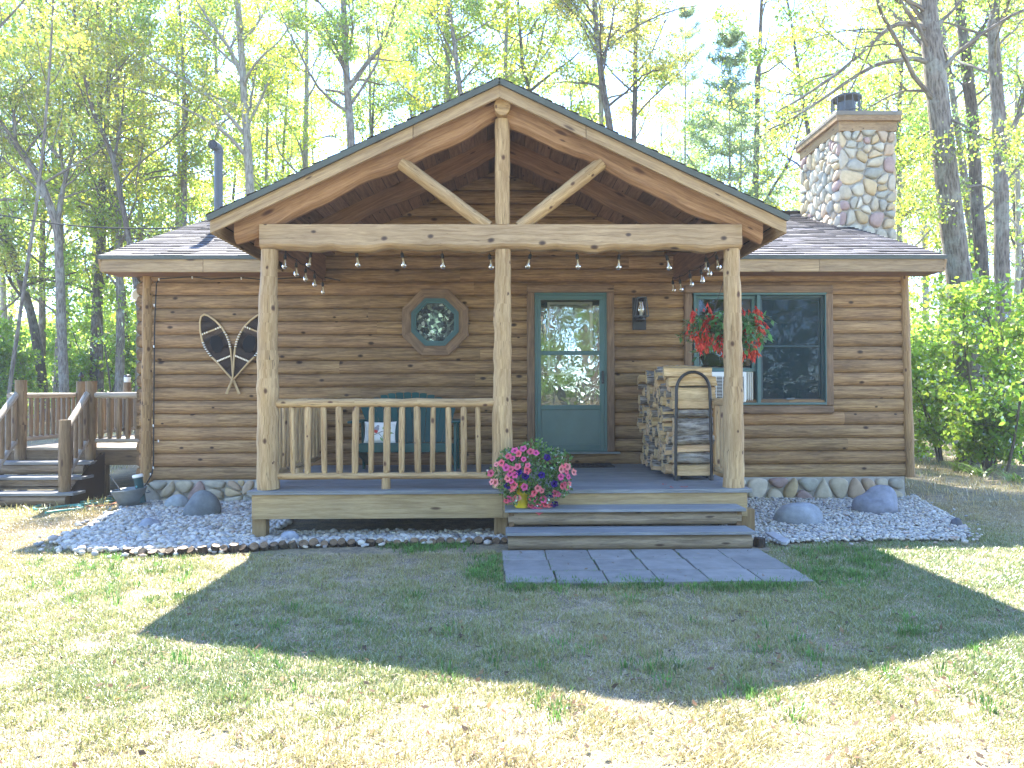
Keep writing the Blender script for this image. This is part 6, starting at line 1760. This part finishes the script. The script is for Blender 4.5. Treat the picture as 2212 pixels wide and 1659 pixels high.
# white pine behind the right end of the roof
def pine(label, d, u, vtop, vb, seed, wid):
    tb = TB(seed, leaf=(.15, .30), mat='needle'); Yt = CAM.y + d; q = tb.q
    b = W(u, vb, Yt); t_ = W(u + 3, vtop, Yt); gz0 = float(gz(b.x, b.y)); b.z = gz0
    n = 18; pts = [b + (t_ - b) * (i / n) for i in range(n + 1)]; r0 = wid * d / F / 2
    tb.mb.tube(pts, [max(.012, r0 * (1 - .93 * i / n)) for i in range(n + 1)], 10, bump=.04, rng=q)
    H = (t_ - b).length; z = H * .22
    while z < H * .985:
        f = z / H; p = b + (t_ - b) * f; k = q.randint(4, 6); a0 = q.uniform(0, 6)
        for j in range(k):
            a = a0 + j * 2 * PI / k + q.uniform(-.3, .3); L = (1 - f) * H * .30 + .35; L *= q.uniform(.7, 1.15)
            d_ = V3((math.cos(a), math.sin(a), .12 + .5 * f)).normalized(); pp = [p]; 
            for i in range(6):
                d_ = (d_ + V3((q.gauss(0, .08), q.gauss(0, .08), .03))).normalized(); pp.append(pp[-1] + d_ * L / 6)
            tb.mb.tube(pp, [max(.005, r0 * .28 * (1 - f) * (1 - i / 7)) for i in range(7)], 4, caps=False)
            for i in range(1, 7):
                for s_ in (-1, 1):
                    e = (d_ * .55 + V3((-d_.y, d_.x, 0)) * s_ * .8 + V3((0, 0, q.uniform(-.1, .15)))).normalized(); l2 = L * .26 * (1.1 - i / 9)
                    tb.mb.tube([pp[i], pp[i] + e * l2], [.006, .003], 3, caps=False)
                    for _ in range(15):
                        o = pp[i] + e * l2 * q.uniform(.2, 1.1); tb.P.append((o.x + q.gauss(0, .07), o.y + q.gauss(0, .07), o.z + q.gauss(0, .05)))
        z += H * q.uniform(.045, .065)
    root = empty('pine_tree', (b.x, b.y, gz0), label, 'tree')
    tb.mb.build('trunk', M['bark'], root); P = np.array(tb.P)
    V, Fc = leafcloud(P, tb.rg.uniform(.16, .30, len(P)), tb.rg, bias=np.array((0, 0, .3)), asp=.055)
    big('crown', V, Fc, tb.rg.uniform(.7, 1.4, (len(P), 1)) * np.ones(3), M['needle'], root)
    return root
pine('soft needled young white pine left of the stone chimney', 22, 1574, 70, 800, 7, 13)
pine('taller sparse pine between the porch roof and the young white pine', 33, 1478, 20, 800, 8, 11)

# ---- copies further back
VAR = []
for i in range(6):
    tb = TB(300 + i, nsub=(14, 5, 3), lpt=30, leaf=(.085, .14), sig=.20)
    H = 16 + (i % 3) * 1.5; q = tb.q; pts = [V3((0, 0, -.2))]
    dx, dy = q.gauss(0, .03), q.gauss(0, .03)
    for k in range(12): dx += q.gauss(0, .02); dy += q.gauss(0, .02); pts.append(pts[-1] + V3((dx, dy, 1)) * H / 12)
    r0 = q.uniform(.13, .20); tb.trunk(pts, [r0 * (1 - .85 * k / 12) for k in range(13)], .22 + .05 * (i % 3), 17, 3.4)
    VAR.append(tb)
BARKS = ('bark', 'barkdark', 'barkpale', 'barkdark', 'bark', 'barkpale')
q = random.Random(44)
spots = []
def place(n, y0, y1, lab, grp, umin=-120, umax=2330, gap=1.3, scl=(.85, 1.2)):
    c = 0; tries = 0
    while c < n and tries < 4000:
        tries += 1
        y = q.uniform(y0, y1); u = q.uniform(umin, umax); x = (u - 1081) / F * (y - CAM.y)
        if any((x - a) ** 2 + (y - b) ** 2 < gap * gap for a, b in spots): continue
        if -6.9 < x < 7.2 and y < 12: continue
        spots.append((x, y)); c += 1
        i = q.randrange(6); loc = V3((x, y, float(gz(x, y))))
        yield i, loc, lab, grp
PROTO = {}
def put(gen, name):
    for i, loc, lab, grp in gen:
        if i not in PROTO:
            tb = VAR[i]; PROTO[i] = tb.finish(name, (0, 0, 0), lab, 'tree', grp, BARKS[i], tint=((.9, 1.0, 1), (1.15, 1.05, .8), (.95, 1, 1.3), (.85, 1.0, 1.1), (1.2, 1.1, .7), (.95, 1.05, .8))[i]); r = PROTO[i]
            r.location = loc; r.rotation_euler = (0, 0, q.uniform(0, 6.28)); r.scale = (q.uniform(.9, 1.15),) * 3
        else: dup(PROTO[i], loc, q.uniform(0, 6.28), q.uniform(.85, 1.2), lab, grp)
put(place(13, 15, 26, 'slim leafy tree in the wood beyond the wooden deck', 'trees beyond the deck', -100, 330), 'forest_tree')
put(place(18, 15, 27, 'slim leafy tree in the wood directly behind the cabin roof', 'trees behind the cabin', 380, 1700), 'forest_tree')
put(place(8, 13, 27, 'slim leafy tree in the wood behind the stone chimney side', 'trees behind the chimney', 1720, 2330), 'forest_tree')
put(place(30, 28, 48, 'distant slender tree deep in the wood', 'trees deep in the wood', -120, 2330, 1.8), 'forest_tree')
# trees in front of the cabin, seen only in the panes
for k, (x, y) in enumerate(((-9, -25), (-4.5, -29), (0.5, -24), (4.5, -27), (9, -24), (13, -29), (-13, -30), (2.5, -33), (7, -34), (17, -26), (-1.5, -36), (11, -35), (15, -33), (20, -30), (-7, -35), (4, -38), (21, -37), (13, -40), (8, -42))):
    dup(PROTO[k % 6], V3((x, y, float(gz(x, y)))), q.uniform(0, 6.28), q.uniform(.9, 1.2), 'leafy tree across the lawn, mirrored in the door glass', 'trees across the lawn')

# ---- undergrowth
SH = []
for i in range(4):
    tb = TB(500 + i, nsub=(8, 4, 3), lpt=10, leaf=(.07, .14), sig=.15, grav=.0)
    H = (2.2, 3.2, 4.4, 1.5)[i]; q2 = tb.q
    for st in range((3, 2, 1, 4)[i]):
        pts = [V3((q2.gauss(0, .08), q2.gauss(0, .08), -.05))]; dx, dy = q2.gauss(0, .18), q2.gauss(0, .18)
        for k in range(7): dx += q2.gauss(0, .06); dy += q2.gauss(0, .06); pts.append(pts[-1] + V3((dx, dy, 1)) * H / 7)
        tb.trunk(pts, [.028 * (1 - .8 * k / 7) for k in range(8)], .12, 9, H * .34, up=.25)
    SH.append(tb)
SP = {}
def shrub(i, x, y, lab, grp, sc=1.0, name='leafy_sapling'):
    loc = V3((x, y, float(gz(x, y))))
    if i not in SP:
        SP[i] = SH[i].finish(name, (0, 0, 0), lab, 'sapling', grp, 'barkdark', tint=(.85, 1.08, .9), crown='foliage', stem='stem'); r = SP[i]; r.location = loc; r.rotation_euler = (0, 0, q.uniform(0, 6)); r.scale = (sc,) * 3
    else: dup(SP[i], loc, q.uniform(0, 6.28), sc, lab, grp)
# right of the cabin, one by one
for i, u, d, sc, lab in ((2, 2183, 12.4, .92, 'leafy sapling with a thin dark stem at the far right, nearest the lawn'), (1, 2120, 13.6, .95, 'broad leafed bush in front of the thick oak trunk'), (0, 2045, 15.2, .95, 'bright green bush beside the right cabin wall'), (1, 2230, 13.3, 1.0, 'leafy sapling half cut by the right edge'),
                         (3, 2150, 12.9, .8, 'low bush at the foot of the rightmost big trunks'), (2, 2010, 18.5, 1.0, 'tall sapling just behind the right cabin corner'), (2, 2100, 19.5, 1.05, 'tall sapling filling the gap behind the thick oak')):
    shrub(i, (u - 1081) / F * d, CAM.y + d, lab, 'saplings right of the cabin', sc)
for k in range(15):
    d = q.uniform(21, 36); u = q.uniform(1960, 2330); shrub(q.randrange(4), (u - 1081) / F * d, CAM.y + d, 'leafy undergrowth bush in the wood right of the cabin', 'undergrowth right of the cabin', q.uniform(.9, 1.5))
for k in range(26):
    d = q.uniform(25, 42); u = q.uniform(-120, 330); shrub(q.choice((0, 1, 1, 2, 2, 3)), (u - 1081) / F * d, CAM.y + d, 'leafy undergrowth bush in the wood beyond the deck', 'undergrowth beyond the deck', q.uniform(.9, 1.5))
for k in range(24):
    d = q.uniform(26, 44); u = q.uniform(330, 1960); shrub(q.choice((1, 2, 2)), (u - 1081) / F * d, CAM.y + d, 'leafy undergrowth bush in the wood behind the cabin', 'undergrowth behind the cabin', q.uniform(1.2, 2.0))
for k in range(10): shrub(k % 4, -14 + 3.2 * k, -26 - (k * 7 % 5), 'bush across the lawn, mirrored in the door glass', 'bushes across the lawn', 1.2)
for k, (x, y) in enumerate(((-12, -44), (-6, -46), (0, -45), (6, -46), (12, -44), (18, -43), (24, -44), (16, -48), (3, -50), (10, -51))): dup(PROTO[k % 6], V3((x, y, float(gz(x, y)))), k * 1.7, 1.35, 'leafy tree across the lawn, mirrored in the door glass', 'trees across the lawn')
# far wood as one mass
g = np.random.default_rng(77); n = 60000
y = g.uniform(50, 85, n); x = g.uniform(-.85, .85, n) * (y + 9.8); z = g.uniform(0, 1, n) ** 1.25 * 20
nz = noise2(x, z * 1.3, .55, 31) + .5 * noise2(x, z, 1.6, 32); ok = nz > -.35 + .045 * z; x, y, z = x[ok], y[ok], z[ok]
P = np.stack([x, y, z + gz(x, y)], 1)
V, Fc = leafcloud(P, g.uniform(.28, .6, len(P)), g, asp=.35)
o = big('distant_woods', V, Fc, g.uniform(.6, 1.2, (len(P), 1)) * np.array((1, 1, .9)), M['leaf']); o['kind'] = 'stuff'; o['label'] = 'far off leafy wood closing the view between the trunks'
y = -g.uniform(52, 70, 16000); x = g.uniform(-45, 60, 16000); z = g.uniform(0, 1, 16000) ** 1.2 * 24
P = np.stack([x, y, z + gz(x, y)], 1); V, Fc = leafcloud(P, g.uniform(.5, 1.1, len(P)), g, asp=.4)
o = big('distant_woods', V, Fc, g.uniform(.5, 1.1, (len(P), 1)) * np.array((1, 1, .9)), M['leaf']); o['kind'] = 'stuff'; o['label'] = 'leafy wood across the lawn, mirrored in the panes'
# ferns and plants at the wood edge, right of the cabin
def fern(x, y, lab, s=1.0, seed=0):
    q = random.Random(seed); m = MB(); z = float(gz(x, y)); 
    for k in range(26):
        a = q.uniform(0, 6.28); L = q.uniform(.25, .5) * s; d = V3((math.cos(a) * .6, math.sin(a) * .6, 1)).normalized(); p = V3((x + q.gauss(0, .06), y + q.gauss(0, .06), z)); w = V3((-math.sin(a), math.cos(a), 0)) * .016 * s
        prev = (p - w, p + w)
        for i in range(5):
            d = (d + V3((math.cos(a) * .18, math.sin(a) * .18, -.16))).normalized(); p = p + d * L / 5; t = 1 - (i + 1) / 5
            cur = (p - w * (t + .05), p + w * (t + .05)); gcol = q.uniform(.8, 1.3)
            m.add([prev[0], prev[1], cur[1], cur[0]], [(0, 1, 2, 3)], None, (.22 * gcol, .34 * gcol, .06 * gcol)); prev = cur
    tag(m.build('grass_clump', M['grass']), lab, 'plant', 'plants at the right wood edge')
fern((2085 - 1081) / F * 13.0, CAM.y + 13.0, 'bright arching plant at the foot of the thick oak', 1.1, 1)
fern((2125 - 1081) / F * 12.4, CAM.y + 12.4, 'yellow green arching plant left of the thin dark sapling stem', 1.2, 2)
fern((2205 - 1081) / F * 11.8, CAM.y + 11.8, 'arching plant at the lawn edge by the right picture border', 1.0, 3)
# ================================================================== light, camera, view
SUN = V3((-.83, 3.56, 4.25)).normalized()
el = math.asin(SUN.z); azm = math.atan2(SUN.x, SUN.y)
wd = bpy.data.worlds.new('World'); S.world = wd; wd.use_nodes = True
nt = wd.node_tree; nt.nodes.clear()
sky = nt.nodes.new('ShaderNodeTexSky'); sky.sky_type = 'NISHITA'; sky.sun_disc = False
sky.sun_elevation = el; sky.sun_rotation = azm; sky.air_density = .6; sky.dust_density = .05; sky.ozone_density = 2.5; sky.altitude = 250
bg = nt.nodes.new('ShaderNodeBackground'); bg.inputs[1].default_value = .15
ow = nt.nodes.new('ShaderNodeOutputWorld')
tn = nt.nodes.new('ShaderNodeMix'); tn.data_type = 'RGBA'; tn.blend_type = 'MULTIPLY'; tn.inputs[0].default_value = 1.0; tn.inputs[7].default_value = (.90, .96, 1.0, 1)
nt.links.new(sky.outputs[0], tn.inputs[6]); nt.links.new(tn.outputs[2], bg.inputs[0]); nt.links.new(bg.outputs[0], ow.inputs[0])
ld = bpy.data.lights.new('sun', 'SUN'); ld.energy = 3.7; ld.angle = math.radians(.55); ld.color = (1, .94, .84)
lo = bpy.data.objects.new('sun', ld); COL.objects.link(lo); lo.rotation_euler = SUN.to_track_quat('Z', 'Y').to_euler(); lo.location = (-6, 20, 30)
cd = bpy.data.cameras.new('camera'); cd.sensor_fit = 'HORIZONTAL'; cd.sensor_width = 36.0; cd.lens = 36.0 * F / 2212.0; cd.clip_end = 600; cd.clip_start = .05
co = bpy.data.objects.new('camera', cd); COL.objects.link(co); co.matrix_world = Matrix.Translation(CAM) @ CAMR
S.camera = co
vs_ = S.view_settings; S.display_settings.display_device = 'sRGB'; vs_.view_transform = 'Standard'; vs_.look = 'None'; vs_.gamma = 1.0; vs_.use_curve_mapping = False
vs_.exposure = 3.1
hz = NT('glare_veil_air'); pv = hz.n('ShaderNodeVolumePrincipled'); pv.inputs['Density'].default_value = .0015; pv.inputs['Color'].default_value = (.92, .95, 1, 1); pv.inputs['Anisotropy'].default_value = .0
hz.l(pv.outputs[0], hz.out.inputs['Volume'])  # scattering box added to stand in for lens glare and lift the shadows
m = MB(); m.box((0, 55, 14), (340, 290, 33)); o = m.build('glare_veil', hz.mat); o['kind'] = 'stuff'; o['label'] = 'thin scattering volume added to imitate the pale veil of lens glare'
S.render.engine = 'CYCLES'
cy = S.cycles; cy.max_bounces = 7; cy.diffuse_bounces = 4; cy.glossy_bounces = 3; cy.transmission_bounces = 5; cy.transparent_max_bounces = 8
cy.use_denoising = True; cy.sample_clamp_indirect = 8
try: cy.caustics_reflective = False; cy.caustics_refractive = False
except Exception: pass
